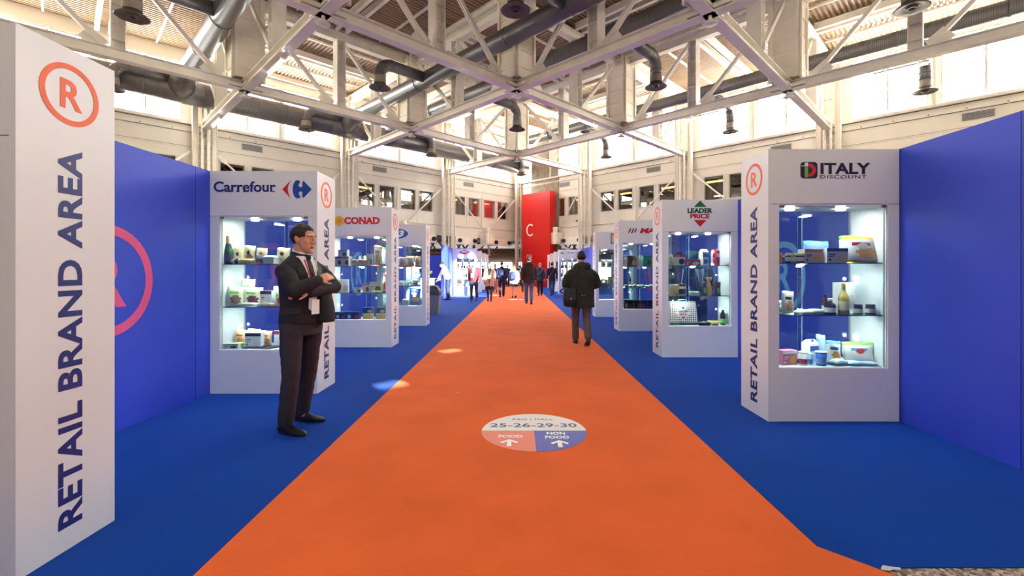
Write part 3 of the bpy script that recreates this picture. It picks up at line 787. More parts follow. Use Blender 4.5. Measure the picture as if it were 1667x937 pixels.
_side_text_mesh = {}
def showcase(side, zf, label, logo=None, near=True, name='showcase', back=True):
    sx = 1 if side == 'R' else -1
    xi = 2.305 if side == 'R' else -2.235
    if zf > 20: xi = 2.36 if side == 'R' else -2.14
    e = empty(name, (xi, zf, 0), 0, label, 'showcase', 'white showcases along the aisle')
    def bx(m, u0, u1, y0, y1, z0, z1, mi=0): m.box(sx * u0, sx * u1, y0, y1, z0, z1, mi)
    m = MB(); bx(m, 0, 0.03, 0, 0.5, 0.006, 2.50); bx(m, 0.03, 0.10, 0.0, 0.5, 0.006, 1.995); m.build('side_panel', WHITE_LAM, e)
    m = MB(); bx(m, 1.17, 1.20, 0, 0.5, 0.006, 1.995); bx(m, 1.10, 1.17, 0.0, 0.5, 0.006, 1.995); m.build('side_panel', WHITE_LAM, e)
    m = MB(); bx(m, 0.03, 1.20, 0.0, 0.5, 2.0, 2.50); m.build('header', WHITE_LAM, e)
    m = MB(); bx(m, 0.101, 1.099, 0.003, 0.5, 0.006, 0.492); m.build('base', WHITE_LAM, e)
    m = MB(); bx(m, 0.1, 1.1, 0.01, 0.5, 0.492, 0.50); m.build('display_floor', WHITE_IN, e)
    m = MB(); bx(m, 0.1, 1.1, 0.01, 0.49, 1.985, 1.999); m.build('display_ceiling', WHITE_IN, e)
    if zf < 28:
        for u0, u1, yy in ((0.1, 0.60, 0.46), (0.56, 1.1, 0.472)):
            m = MB(); bx(m, u0, u1, yy, yy + 0.006, 0.50, 1.985); m.build('sliding_glass', glass((222, 232, 238), 0.03, 'rear_glass'), e)
            m = MB(); bx(m, u1 - 0.004 if u0 < 0.2 else u0, u1 if u0 < 0.2 else u0 + 0.004, yy - 0.001, yy + 0.007, 0.50, 1.985); m.build('glass_edge', mat((150, 176, 200), 0.2, var=0.0), e)
        for h in (0.975, 1.46):
            m = MB(); bx(m, 0.105, 1.095, 0.05, 0.455, h - 0.008, h); bx(m, 0.105, 1.095, 0.046, 0.05, h - 0.008, h, 1)
            m.build('glass_shelf', [SHELF_GLASS, mat((30, 78, 80), 0.2, var=0.0)], e)
    if near:
        m = MB(); bx(m, 0.102, 1.098, 0.02, 0.026, 0.503, 1.982); m.build('glass_door', CLEAR, e)
        m = MB(); bx(m, 1.075, 1.083, 0.018, 0.03, 0.503, 1.98); m.build('door_profile', mat((196, 204, 204), 0.3, 0.6, var=0.0), e)
        for u in (0.13, 1.07):
            m = MB(); bx(m, u - 0.02, u + 0.02, 0.008, 0.03, 1.968, 1.99); m.build('hinge', HINGE, e)
        for u in (0.33, 0.82):
            m = MB(); m.tube([(sx * u, 0.22, 1.966), (sx * u, 0.22, 1.9845)], 0.040, 20); m.build('downlight', GLOW_DISC, e)
        for h in (0.72, 1.30):  # glowing discs imitate lamp reflections on the inner sides
            m = MB(); m.tube([(sx * 1.088, 0.40, h), (sx * 1.0995, 0.40, h)], 0.017, 16); m.build('lamp_glint_disc', GLOW_DISC, e)
            m = MB(); m.tube([(sx * 0.112, 0.40, h), (sx * 0.1005, 0.40, h)], 0.017, 16); m.build('lamp_glint_disc', GLOW_DISC, e)
    if zf < 28:  # upper pair serves the downlights; shelf pairs are added fill light
        k = 1.0 if zf < 16 else 2.0
        for u, h, en, y, tl in ((0.33, 1.972, 1.0, 0.17, 0.15), (0.82, 1.972, 1.0, 0.17, 0.15), (0.33, 1.445, 0.6, 0.09, 0.5), (0.82, 1.445, 0.6, 0.09, 0.5), (0.33, 0.96, 0.6, 0.09, 0.5), (0.82, 0.96, 0.6, 0.09, 0.5)):
            ld = bpy.data.lights.new('showcase_lamp_and_fill', 'AREA'); ld.energy = SPOT_W * en * k; ld.shape = 'DISK'; ld.size = 0.10; ld.color = (0.96, 1.0, 1.0)
            lo = bpy.data.objects.new('showcase_lamp_and_fill', ld); COL.objects.link(lo); lo.parent = e; lo.location = (sx * u, y, h); lo.rotation_euler = (tl, 0, 0)
    # writing on the aisle side: reads upwards
    key = (side, zf > 20)
    if key not in _side_text_mesh:
        m = MB(); xo = -sx * 0.0005
        if side == 'L':   # face looks towards +x, local u=0 plane
            ux = ZAX; uy = -YAX
            o = Vector((0.0005, 0.31, 0.12))
        else:
            ux = ZAX; uy = YAX; o = Vector((-0.0005, 0.19, 0.12))
        put_text(m, 'RETAIL BRAND AREA', o, ux, uy, 1.88, 0.122, 0.002, 0, 0.028, 0, 1.06)
        t = m.mesh('side_lettering', TXT_NAVY)
        m = MB()
        o = Vector((-sx * 0.0005, 0.25, 2.27))
        # ring drawn in the side plane, upright
        ux = YAX if side == 'L' else -YAX
        ring_mark(m, o, ux, ZAX, 0.152, 0.027, 0.002, 0, 0.02)
        r = m.mesh('ring_mark', ORANGE_MARK)
        _side_text_mesh[key] = (t, r)
    for nm, me in zip(('side_lettering', 'ring_mark'), _side_text_mesh[key]):
        ob = bpy.data.objects.new(nm, me); COL.objects.link(ob); ob.parent = e
    if logo: logo(e, sx)
    return e

def front(sx, u, z): # point on the header front, u measured from the picture-left edge of the case
    return Vector((u, -0.0005, z))
# header front: local x runs 0..1.2 for R, -1.2..0 for L; logos are laid out in picture order x_left + t
def hx(sx, t): return t if sx > 0 else -1.2 + t
RED_L = mat((206, 26, 40), 0.4, var=0.02); BLUE_L = mat((18, 70, 160), 0.4, var=0.02); NAVY_L = mat((24, 36, 110), 0.4, var=0.02)
GREEN_L = mat((20, 104, 62), 0.4, var=0.02); DKGREEN_L = mat((10, 52, 44), 0.4, var=0.02); YEL_L = mat((245, 196, 52), 0.4, var=0.02); WHITE_L = mat((250, 250, 250), 0.4, var=0.0)
LIME_L = mat((110, 180, 60), 0.4, var=0.02); INK = mat((36, 26, 66), 0.4, var=0.02); GREY_L = mat((96, 84, 92), 0.5, var=0.0)

def part(m, name, mats, e, label=None):
    o = m.build(name, mats, e)
    if label: o['label'] = label
    return o
def pane(sx, t, z): return Vector((hx(sx, t), -0.0005, z))
UX = XAX; UZ = ZAX     # u x v = +x × +z = -y : towards the viewer

def serif_word(m, s, o, wd, ht, slabs, th=0.003):
    put_text(m, s, o, UX, UZ, wd, ht, th, 0, 0.03)
    for (x0, x1, y0, y1) in slabs:
        m.prism([(x0 * wd, y0 * ht), (x1 * wd, y0 * ht), (x1 * wd, y1 * ht), (x0 * wd, y1 * ht)], o, UX, UZ, th)

def logo_arrows(e, sx):
    # word and the red / blue arrow emblem. px 347..449 and 458..507 of a case spanning 340..516 (1.2 m)
    k = 1.2 / 174.0
    m = MB(); o = pane(sx, (347 - 341) * k, 2.25 + 0.015)
    put_text(m, 'Carrefour', o, UX, UZ, 101 * k, 17.2 * k, 0.003, 0, 0.022)
    # small slab serifs at the feet of the letters
    for x in (26, 37.5, 49, 71, 95):
        m.prism([(x * k - 0.008, 0), (x * k + 0.030, 0), (x * k + 0.030, 0.012), (x * k - 0.008, 0.012)], o, UX, UZ, 0.0036)
    part(m, 'sign_lettering', NAVY_L, e)
    c = pane(sx, (482.5 - 341) * k, 2.295); q = 0.165
    m = MB()
    # left red arrow: triangle with a scooped right edge
    pts = [(-1.0, 0.0), (-0.42, 0.62)] + [(-0.42 - 0.22 * math.sin(math.pi * t), 0.62 - 1.24 * t) for t in (0.15, 0.3, 0.5, 0.7, 0.85)] + [(-0.42, -0.62)]
    m.prism([(a * q, b * q) for a, b in pts[::-1]], c, UX, UZ, 0.003, 0)
    # blue C-shaped body with its point to the right
    outer = []
    for t in range(13):
        a = math.radians(90 + 180 * t / 12); outer.append((0.02 + 0.32 * math.cos(a), 0.62 * math.sin(a)))
    blue = outer + [(0.14, -0.60), (0.22, -0.48), (0.14, -0.40), (0.10, -0.28), (0.16, -0.16), (0.30, -0.14), (0.38, -0.24), (0.34, -0.36), (0.42, -0.60), (1.0, 0.0),
            (0.42, 0.60), (0.34, 0.36), (0.38, 0.24), (0.30, 0.14), (0.16, 0.16), (0.10, 0.28), (0.14, 0.40), (0.22, 0.48), (0.14, 0.60)]
    m.prism([(a * q, b * q) for a, b in blue], c, UX, UZ, 0.003, 1)
    part(m, 'logo', [RED_L, BLUE_L], e, 'red and blue arrow emblem')

def logo_flower(e, sx):
    k = 1.2 / 109.3; x0 = 527.2      # case spans 527..636
    m = MB(); c = pane(sx, (551.5 - x0) * k, 2.265)
    for i in range(6):
        a = math.radians(90 + 60 * i); m.prism(circ(0.043, 16, 0.05 * math.cos(a), 0.05 * math.sin(a)), c, UX, UZ, 0.003 + 0.0004 * i, 0)
    m.prism(circ(0.05, 20), c, UX, UZ, 0.0058, 0)
    m.prism(circ(0.030, 20), c, UX, UZ, 0.0066, 1); m.prism(circ(0.018, 16), c, UX, UZ, 0.0074, 0)
    part(m, 'logo', [YEL_L, mat((226, 96, 60), 0.4)], e, 'yellow flower with an orange heart')
    m = MB(); o = pane(sx, (559.5 - x0) * k, 2.205)
    put_text(m, 'CONAD', o, UX, UZ, 58 * k, 11.5 * k, 0.003, 0, 0.045)
    W_, H_ = 58 * k, 11.5 * k
    for x in (0.43, 0.555, 0.60, 0.735, 0.80):
        for y in (0.0, 0.90):
            if x in (0.60, 0.735) and y > 0: continue
            m.prism([(x * W_ - 0.012, y * H_), (x * W_ + 0.04, y * H_), (x * W_ + 0.04, y * H_ + 0.013), (x * W_ - 0.012, y * H_ + 0.013)], o, UX, UZ, 0.0036)
    part(m, 'sign_lettering', RED_L, e)

def logo_oval(e, sx):
    k = 1.2 / 79.4; x0 = 614.3       # case spans 614..694, visible from 648
    m = MB(); c = pane(sx, (645 - x0) * k, 2.275)
    m.prism(circ(0.30, 40, 0, 0, 0.42), c, UX, UZ, 0.003, 0)
    put_text(m, '3', c + Vector((0.045, -0.003, -0.075)), UX, UZ, 0.16, 0.155, 0.003, 1, 0.05, 0.25)
    put_text(m, 't', c + Vector((-0.12, -0.003, -0.075)), UX, UZ, 0.10, 0.155, 0.003, 1, 0.05, 0.25)
    part(m, 'logo', [mat((30, 104, 190), 0.4), WHITE_L], e, 'blue oval with a white number 3')

def logo_italy(e, sx):
    k = 1.2 / 213.0; x0 = 1248.0
    z0 = 2.305
    m = MB(); o = pane(sx, (1300.3 - x0) * k, z0 - 0.073)
    s = 27.6 * k; h = 26.5 * k
    def rr(x0_, x1_, y0_, y1_, r, n=6):
        P = []
        for cx, cy, a0 in ((x1_ - r, y0_ + r, -90), (x1_ - r, y1_ - r, 0), (x0_ + r, y1_ - r, 90), (x0_ + r, y0_ + r, 180)):
            P += [(cx + r * math.cos(math.radians(a0 + 90 * t / n)), cy + r * math.sin(math.radians(a0 + 90 * t / n))) for t in range(n + 1)]
        return P
    m.prism(rr(0, s, 0, h, 0.03), o, UX, UZ, 0.003, 0)
    m.prism([(0.24 * s, 0.06 * h), (0.44 * s, 0.06 * h), (0.44 * s, 0.70 * h), (0.24 * s, 0.70 * h)], o, UX, UZ, 0.0045, 1)
    m.prism([(0.24 * s, 0.78 * h), (0.44 * s, 0.78 * h), (0.44 * s, 0.96 * h), (0.24 * s, 0.96 * h)], o, UX, UZ, 0.0045, 2)
    m.prism([(0.05 * s, 0.74 * h), (0.44 * s, 0.74 * h), (0.44 * s, 0.78 * h), (0.05 * s, 0.78 * h)], o, UX, UZ, 0.0045, 2)
    D = [(0.48 * s, 0.10 * h)] + [(0.50 * s + 0.40 * s * math.cos(math.radians(a)), 0.5 * h + 0.40 * h * math.sin(math.radians(a))) for a in range(-90, 91, 12)] + [(0.48 * s, 0.90 * h)]
    I = [(0.48 * s, 0.30 * h)] + [(0.50 * s + 0.20 * s * math.cos(math.radians(a)), 0.5 * h + 0.20 * h * math.sin(math.radians(a))) for a in range(-90, 91, 12)] + [(0.48 * s, 0.70 * h)]
    m.prism(D + I[::-1], o, UX, UZ, 0.0045, 3)
    part(m, 'logo', [INK, mat((128, 186, 76), 0.4), WHITE_L, mat((222, 40, 52), 0.4)], e, 'dark rounded square with green, white and red')
    m = MB(); put_text(m, 'ITALY', pane(sx, (1333 - x0) * k, z0 - 0.0335), UX, UZ, 81 * k, 18.2 * k, 0.003, 0, 0.03)
    part(m, 'sign_lettering', INK, e, 'bold dark word ITALY')
    m = MB(); put_text(m, 'DISCOUNT', pane(sx, (1332.5 - x0) * k, z0 - 0.074), UX, UZ, 75 * k, 5.4 * k, 0.003, 0, 0.0, 0, 1.15)
    part(m, 'sign_lettering', GREY_L, e, 'thin grey word DISCOUNT')

def logo_triangles(e, sx):
    k = 1.2 / 123.1; x0 = 1078.7     # 1078.7..1202 ; header y 322..381
    zc = lambda py: 1.4 + (438 - py) / 102.6
    tx = 1140.5
    m = MB()
    m.prism([(-10.3 * k, 0), (10.3 * k, 0), (0, (336.5 - 326) * k)], pane(sx, (tx - x0) * k, zc(336.8)), UX, UZ, 0.003, 0)
    m.prism([(0, -(369 - 358) * k), (10.3 * k, 0), (-10.3 * k, 0)], pane(sx, (tx - x0) * k, zc(358)), UX, UZ, 0.003, 1)
    part(m, 'logo', [GREEN_L, mat((206, 30, 46), 0.4)], e, 'green triangle above and red triangle below')
    m = MB(); put_text(m, 'LEADER', pane(sx, (1120 - x0) * k, zc(346.8)), UX, UZ, 40.5 * k, 8.0 * k, 0.003, 0, 0.045)
    put_text(m, 'PRICE', pane(sx, (1124.5 - x0) * k, zc(355.6)), UX, UZ, 31.5 * k, 7.8 * k, 0.003, 1, 0.045)
    part(m, 'sign_lettering', [DKGREEN_L, mat((190, 22, 50), 0.4)], e)

def logo_slanted(e, sx):
    k = 1.2 / 86.5; x0 = 1008.1
    zc = lambda py: 1.4 + (438 - py) / 72.1
    m = MB(); 
    for x, y, ht in ((1021.5, 377.5, 7.5), (1026.3, 378, 8.0), (1031, 376.8, 6.6)):
        m.prism([(0, 0), (2.4 * k, 0), (5.6 * k, ht * k), (3.2 * k, ht * k)], pane(sx, (x - x0) * k, zc(y)), UX, UZ, 0.003, 0)
        m.prism([(0, 0), (2.4 * k, 0), (5.6 * k, ht * k), (3.2 * k, ht * k)], pane(sx, (x + 1.6 - x0) * k, zc(y + 1.6)), UX, UZ, 0.0015, 1)
    part(m, 'logo', [mat((222, 222, 226), 0.4), mat((120, 24, 30), 0.4)], e, 'slanted pale bars shadowed in red')
    m = MB(); put_text(m, 'MARR', pane(sx, (1042 - x0) * k, zc(379.3)), UX, UZ, 46 * k, 8.4 * k, 0.003, 0, 0.06, 0.22)
    part(m, 'sign_lettering', mat((208, 20, 28), 0.4), e, 'bold slanted red letters')

def logo_stripe(e, sx):
    k = 1.2 / 66.8; x0 = 971.5
    zc = lambda py: 1.4 + (438 - py) / 55.6
    m = MB(); m.prism([(0, 0), (24 * k, 0), (24 * k, 16.5 * k), (0, 16.5 * k)], pane(sx, (996.2 - x0) * k, zc(396.5)), UX, UZ, 0.003, 0)
    m.prism([(1.6 * k, 1.6 * k), (22.4 * k, 1.6 * k), (22.4 * k, 14.9 * k), (1.6 * k, 14.9 * k)], pane(sx, (996.2 - x0) * k, zc(396.5)), UX, UZ, 0.005, 1)
    part(m, 'logo', [mat((30, 110, 190), 0.4), YEL_L], e, 'blue sign with a yellow field')

def logo_lens(e, sx):
    k = 1.2 / 36.7; x0 = 738.9
    m = MB(); c = pane(sx, (756.2 - x0) * k, 2.31)
    n = 12; R = 0.29
    top = [(-R + 2 * R * t / n, 0.115 * math.sin(math.pi * t / n)) for t in range(n + 1)]
    m.prism([(a, -b) for a, b in top] + top[-2:0:-1], c, UX, UZ, 0.003, 0)
    put_text(m, 'coop', c + Vector((-0.155, -0.003, -0.045)), UX, UZ, 0.31, 0.11, 0.003, 1, 0.05)
    part(m, 'logo', [mat((214, 50, 62), 0.4), WHITE_L], e, 'red lens with white letters')

def logo_leaf(e, sx):
    k = 1.2 / 35.4; x0 = 910.5
    m = MB(); c = pane(sx, (916.7 - x0) * k, 2.31)
    m.band(circ(0.10, 24, 0, 0, 0.62), circ(0.055, 24, 0.015, 0.01, 0.5), c, UX, UZ, 0.003, 0)
    part(m, 'logo', GREEN_L, e, 'small green ring')
    m = MB(); put_text(m, 'MARCA', pane(sx, (924.8 - x0) * k, 2.295), UX, UZ, 0.58, 0.06, 0.003, 0, 0.02)
    part(m, 'sign_lettering', GREY_L, e)

CASES = {}
ZL = (2.03, 5.10, 8.13, 11.2); ZR = (4.17, 7.21, 10.27, 13.3)
showcase('L', ZL[0], 'tall white showcase side at the left edge, nearest to the camera')
CASES['arrows'] = showcase('L', ZL[1], 'white showcase with the red and blue arrow sign, behind the man with crossed arms', logo_arrows)
CASES['flower'] = showcase('L', ZL[2], 'white showcase with a yellow flower and red letters on its sign', logo_flower)
CASES['oval'] = showcase('L', ZL[3], 'white showcase with a blue oval sign, fourth on the left', logo_oval)
CASES['square'] = showcase('R', ZR[0], 'white showcase with the word ITALY on its sign, nearest on the right', logo_italy)
CASES['triangles'] = showcase('R', ZR[1], 'white showcase with a green and a red triangle on its sign', logo_triangles)
CASES['slanted'] = showcase('R', ZR[2], 'white showcase with slanted red letters on its sign', logo_slanted)
CASES['stripe'] = showcase('R', ZR[3], 'white showcase beside the man in the dark parka, fourth on the right', logo_stripe)
LFAR = (24.2, 27.6, 31.2, 34.2); RFAR = (25.5, 28.5, 31.6, 34.5)
ofar = ('first', 'second', 'third', 'last')
CASES['lens'] = showcase('L', LFAR[0], 'sunlit white showcase with a red lens sign, far left', logo_lens, near=False)
for i in (1, 2, 3): showcase('L', LFAR[i], 'white showcase %s in the row behind the one with the red lens sign' % ofar[i], near=False)
CASES['leaf'] = showcase('R', RFAR[0], 'white showcase with a small green ring sign, far right', logo_leaf, near=False)
for i in (1, 2, 3): showcase('R', RFAR[i], 'white showcase %s in the row behind the one with the green ring sign' % ofar[i], near=False)

# ------------------------------------------------------------------ blue partitions with big rings
def partition(x, y0, y1, label, ring=None, thick=0.05, h=2.5):
    sgn = 1 if x > 0 else -1
    e = empty('partition_wall', (x, (y0 + y1) / 2, 0), 0, label, 'partition', 'blue partition walls behind the showcases')
    hl = (y1 - y0) / 2
    m = MB(); m.box(0, sgn * thick, -hl, hl, 0.006, h); part(m, 'panel', BLUE_WALL, e)
    y = -hl + 1.0
    m = MB()
    k = 0
    while y < hl - 0.1:
        m.box(-sgn * 0.0015, 0, y, y + 0.006, 0.006, h); y += 0.99; k += 1
    if k: part(m, 'seam', mat((30, 38, 140), 0.6, var=0.0), e)
    if ring:
        col, yc, R = ring
        m = MB(); o = Vector((-sgn * 0.001, yc - (y0 + y1) / 2, 1.30))
        ux = -YAX if sgn > 0 else YAX
        ring_mark(m, o, ux, ZAX, R, R * 0.17, 0.002, 0, 0.02); part(m, 'ring_mark', mat(col, 0.5, var=0.04), e)
    return e
XLW = -3.437; XRW = 3.507
PINK = (238, 92, 150); LILAC = (150, 120, 214); SKY = (140, 210, 252); GRN = (84, 196, 110); CORAL = (222, 62, 84)
partition(XLW, 0.9, 5.605, 'blue partition with a pink ring behind the nearest white panel, left', (PINK, 3.82, 0.475))
partition(XLW, 5.61, 8.635, 'blue partition with a lilac ring behind the man with crossed arms', (LILAC, 6.87, 0.475))
partition(XLW, 8.64, 11.705, 'blue partition with a sky blue ring behind the flower sign showcase', (SKY, 9.90, 0.475))
partition(XLW, 11.71, 14.2, 'blue partition behind the showcase with the blue oval sign', None)
partition(XRW, 2.16, 4.675, 'large plain blue partition at the right edge', None)
partition(XRW, 4.68, 7.715, 'blue partition with a sky blue ring behind the ITALY showcase', (SKY, 5.98, 0.465))
partition(XRW, 7.72, 10.775, 'blue partition with a green ring behind the triangle sign showcase', (GRN, 8.98, 0.465))
partition(XRW, 10.78, 13.805, 'blue partition with a coral ring behind the slanted letters showcase', (CORAL, 12.0, 0.465))
partition(XRW, 13.81, 16.0, 'blue partition behind the fourth showcase on the right', None)
partition(-3.40, 20.9, 24.15, 'sunlit blue partition beside the bending man in white', None)
partition(3.60, 21.6, 25.45, 'blue partition far right beside the man in the dark parka', None)
m = MB(); m.box(-5.2, -3.41, 24.25, 24.32, 0.006, 2.15); o = m.build('partition_wall', BLUE_WALL, origin=(-4.3, 24.28, 0)); tag(o, 'low blue cross wall behind the white counter, far left', 'partition', 'blue partition walls behind the showcases')

# ------------------------------------------------------------------ round signs on the carpet
def floor_sign(x, y, label):
    e = empty('floor_sign', (x, y, 0.0075), 0, label, 'floor sign', 'round direction signs on the orange carpet')
    R = 0.45; n = 48
    top = [(R * math.cos(math.pi * k / n), R * math.sin(math.pi * k / n)) for k in range(n + 1)]
    m = MB(); m.prism(top, (0, 0.0, 0), XAX, YAX, 0.002); part(m, 'upper_half', mat((236, 234, 232), 0.5, var=0.02), e)
    q = [(0, 0)] + [(R * math.cos(math.pi + math.pi / 2 * k / 24), R * math.sin(math.pi + math.pi / 2 * k / 24)) for k in range(25)]
    m = MB(); m.prism(q, (0, 0, 0), XAX, YAX, 0.002); part(m, 'food_field', mat((240, 128, 106), 0.5, var=0.02), e, 'salmon quarter')
    q = [(0, 0)] + [(R * math.cos(1.5 * math.pi + math.pi / 2 * k / 24), R * math.sin(1.5 * math.pi + math.pi / 2 * k / 24)) for k in range(25)]
    m = MB(); m.prism(q, (0, 0, 0), XAX, YAX, 0.002); part(m, 'non_food_field', mat((74, 84, 186), 0.5, var=0.02), e, 'violet blue quarter')
    m = MB(); put_text(m, 'PAD | HALL', (-0.185, 0.255, 0.002), XAX, YAX, 0.37, 0.062, 0.0008, 0, 0.0, 0, 1.1); part(m, 'hall_lettering', mat((58, 60, 130), 0.5, var=0.0), e); m = MB()
    put_text(m, '25-26-29-30', (-0.385, 0.085, 0.002), XAX, YAX, 0.77, 0.10, 0.0008, 0, 0.015)
    part(m, 'hall_numbers', mat((58, 60, 130), 0.5, var=0.0), e)
    for cx, y1 in ((-0.21, -0.20), (0.195, -0.22)):
        m = MB(); m.prism([(cx - 0.018, y1 - 0.145), (cx + 0.018, y1 - 0.145), (cx + 0.018, y1 - 0.045), (cx + 0.058, y1 - 0.085), (cx + 0.075, y1 - 0.06), (cx, y1), (cx - 0.075, y1 - 0.06), (cx - 0.058, y1 - 0.085), (cx - 0.018, y1 - 0.045)], (0, 0, 0.002), XAX, YAX, 0.0008)
        part(m, 'arrow', WHITE_L, e)
    m = MB(); put_text(m, 'FOOD', (-0.30, -0.165, 0.002), XAX, YAX, 0.20, 0.062, 0.0008, 0, 0.03); part(m, 'field_lettering', WHITE_L, e); m = MB()
    put_text(m, 'NON', (0.105, -0.095, 0.002), XAX, YAX, 0.155, 0.062, 0.0008, 0, 0.03); put_text(m, 'FOOD', (0.085, -0.185, 0.002), XAX, YAX, 0.20, 0.062, 0.0008, 0, 0.03)
    part(m, 'field_lettering', WHITE_L, e)
floor_sign(0.150, 3.925, 'round white, salmon and blue direction sign on the carpet in the foreground')
floor_sign(0.02, 20.9, 'second round direction sign, far down the orange carpet')

# ------------------------------------------------------------------ counter, plants, bin
e = empty('info_counter', (-4.3, 20.6, 0), 0, 'white counter where the man in the white shirt bends over', 'counter')
m = MB(); m.box(-0.95, 0.55, -0.35, 0.30, 0.006, 0.96); part(m, 'body', WHITE_LAM, e)
m = MB(); m.box(-1.0, 0.62, -0.40, 0.34, 0.96, 1.0); part(m, 'top', WHITE_IN, e)
m = MB(); m.box(-0.2, -0.194, -0.352, -0.35, 0.05, 0.95); part(m, 'door_gap', GREY_L, e)
rnd = random.Random(4)
pl = empty('potted_plant', (-4.0, 20.5, 1.0), 0, 'green leafy pot plant with yellow tips on the white counter', 'plant')
m = MB(); m.lathe([(0.07, 0), (0.09, 0.14), (0.095, 0.15), (0.07, 0.14)], 16); part(m, 'pot', DARK, pl)
m = MB()
for i in range(70):
    a = rnd.uniform(0, 6.28); t = rnd.uniform(0.2, 1.2); r0 = rnd.uniform(0.16, 0.34)
    d = Vector((math.cos(a) * math.sin(t), math.sin(a) * math.sin(t), math.cos(t))); s = d.cross(ZAX).normalized() * 0.035
    b0 = Vector((0, 0, 0.14)); p1 = b0 + d * r0 * 0.6 + Vector((0, 0, 0.03)); p2 = b0 + d * r0
    m.add([b0, p1 - s, p2, p1 + s], [(0, 1, 2, 3)], rnd.choice((0, 0, 1)))
part(m, 'leaves', [mat((52, 92, 40), 0.5, var=0.2), mat((190, 196, 70), 0.5, var=0.15)], pl)
e = empty('litter_bin', (-2.63, 14.25, 0), 0, 'grey litter bin with a black swing lid behind the fourth showcase', 'bin')
m = MB(); m.rings([[Vector((sx_ * a, sy_ * b, z)) for sx_, sy_ in ((-1, -1), (1, -1), (1, 1), (-1, 1))] for a, b, z in ((0.19, 0.19, 0.006), (0.24, 0.24, 0.62))], 0, True, False); part(m, 'body', mat((120, 124, 130), 0.5, var=0.05), e)
m = MB(); m.rings([[Vector((sx_ * a, sy_ * b, z)) for sx_, sy_ in ((-1, -1), (1, -1), (1, 1), (-1, 1))] for a, b, z in ((0.255, 0.255, 0.60), (0.255, 0.255, 0.66), (0.24, 0.24, 0.74), (0.16, 0.2, 0.86), (0.08, 0.12, 0.90))], 0, True, False); part(m, 'lid', mat((50, 56, 64), 0.45, var=0.05), e)
m = MB(); m.box(-0.10, 0.10, -0.235, -0.20, 0.70, 0.80); part(m, 'flap', mat((84, 92, 104), 0.4), e)
# ------------------------------------------------------------------ goods on the shelves
def M_(c, rough=0.4): return mat(c, rough, 0.0, var=0.03, scale=14.0)
W_C = (240, 240, 238)

class Case:
    def __init__(self, key, zf, px_per_m, words):
        self.zf = zf; self.words = words
        self.base = {1: 1.46, 2: 0.975, 3: 0.50}
def spot(zf, l, r, top, shelf, d):
    """real position and size of something on a shelf, d metres behind the front of its case"""
    z = zf + d; base = {1: 1.461, 2: 0.976, 3: 0.501}[shelf]
    x = ((l + r) / 2 - PX0) * z / F; wd = (r - l) * z / F
    ht = 1.4 + (PY0 - top) * z / F - base
    return Vector((x, z, base)), max(wd, 0.012), max(ht, 0.015)

def g_box(e_name, loc, wd, ht, dp, cols, label, cat, group, rz=0.0, tilt=0.0):
    """carton: body colour, top band, picture field, label strip"""
    m = MB(); b = min(0.003, wd * 0.05); hd = dp / 2; f = -hd
    m.box(-wd / 2, wd / 2, -hd, hd, 0, ht, 0)
    e_ = 0.0012
    if len(cols) > 1: m.box(-wd / 2, wd / 2, f - e_, f, ht * 0.78, ht, 1)
    if len(cols) > 2:
        m.prism([(wd * 0.20 + wd * 0.24 * math.cos(2 * math.pi * k / 14), ht * 0.36 + ht * 0.26 * math.sin(2 * math.pi * k / 14) * (1 + 0.15 * math.sin(3 * k))) for k in range(14)], (0, f, 0), XAX, ZAX, e_, 2)
    if len(cols) > 3:
        m.box(-wd * 0.42, -wd * 0.10, f - e_, f, ht * 0.52, ht * 0.60, 3); m.box(-wd * 0.42, -wd * 0.18, f - e_, f, ht * 0.40, ht * 0.45, 3)
        m.box(-wd * 0.42, -wd * 0.30, f - e_, f, ht * 0.14, ht * 0.28, 3)
    o = m.build(e_name, [M_(c) for c in cols], loc=loc, rz=rz, bevel=b)
    return tag(o, label, cat, group)

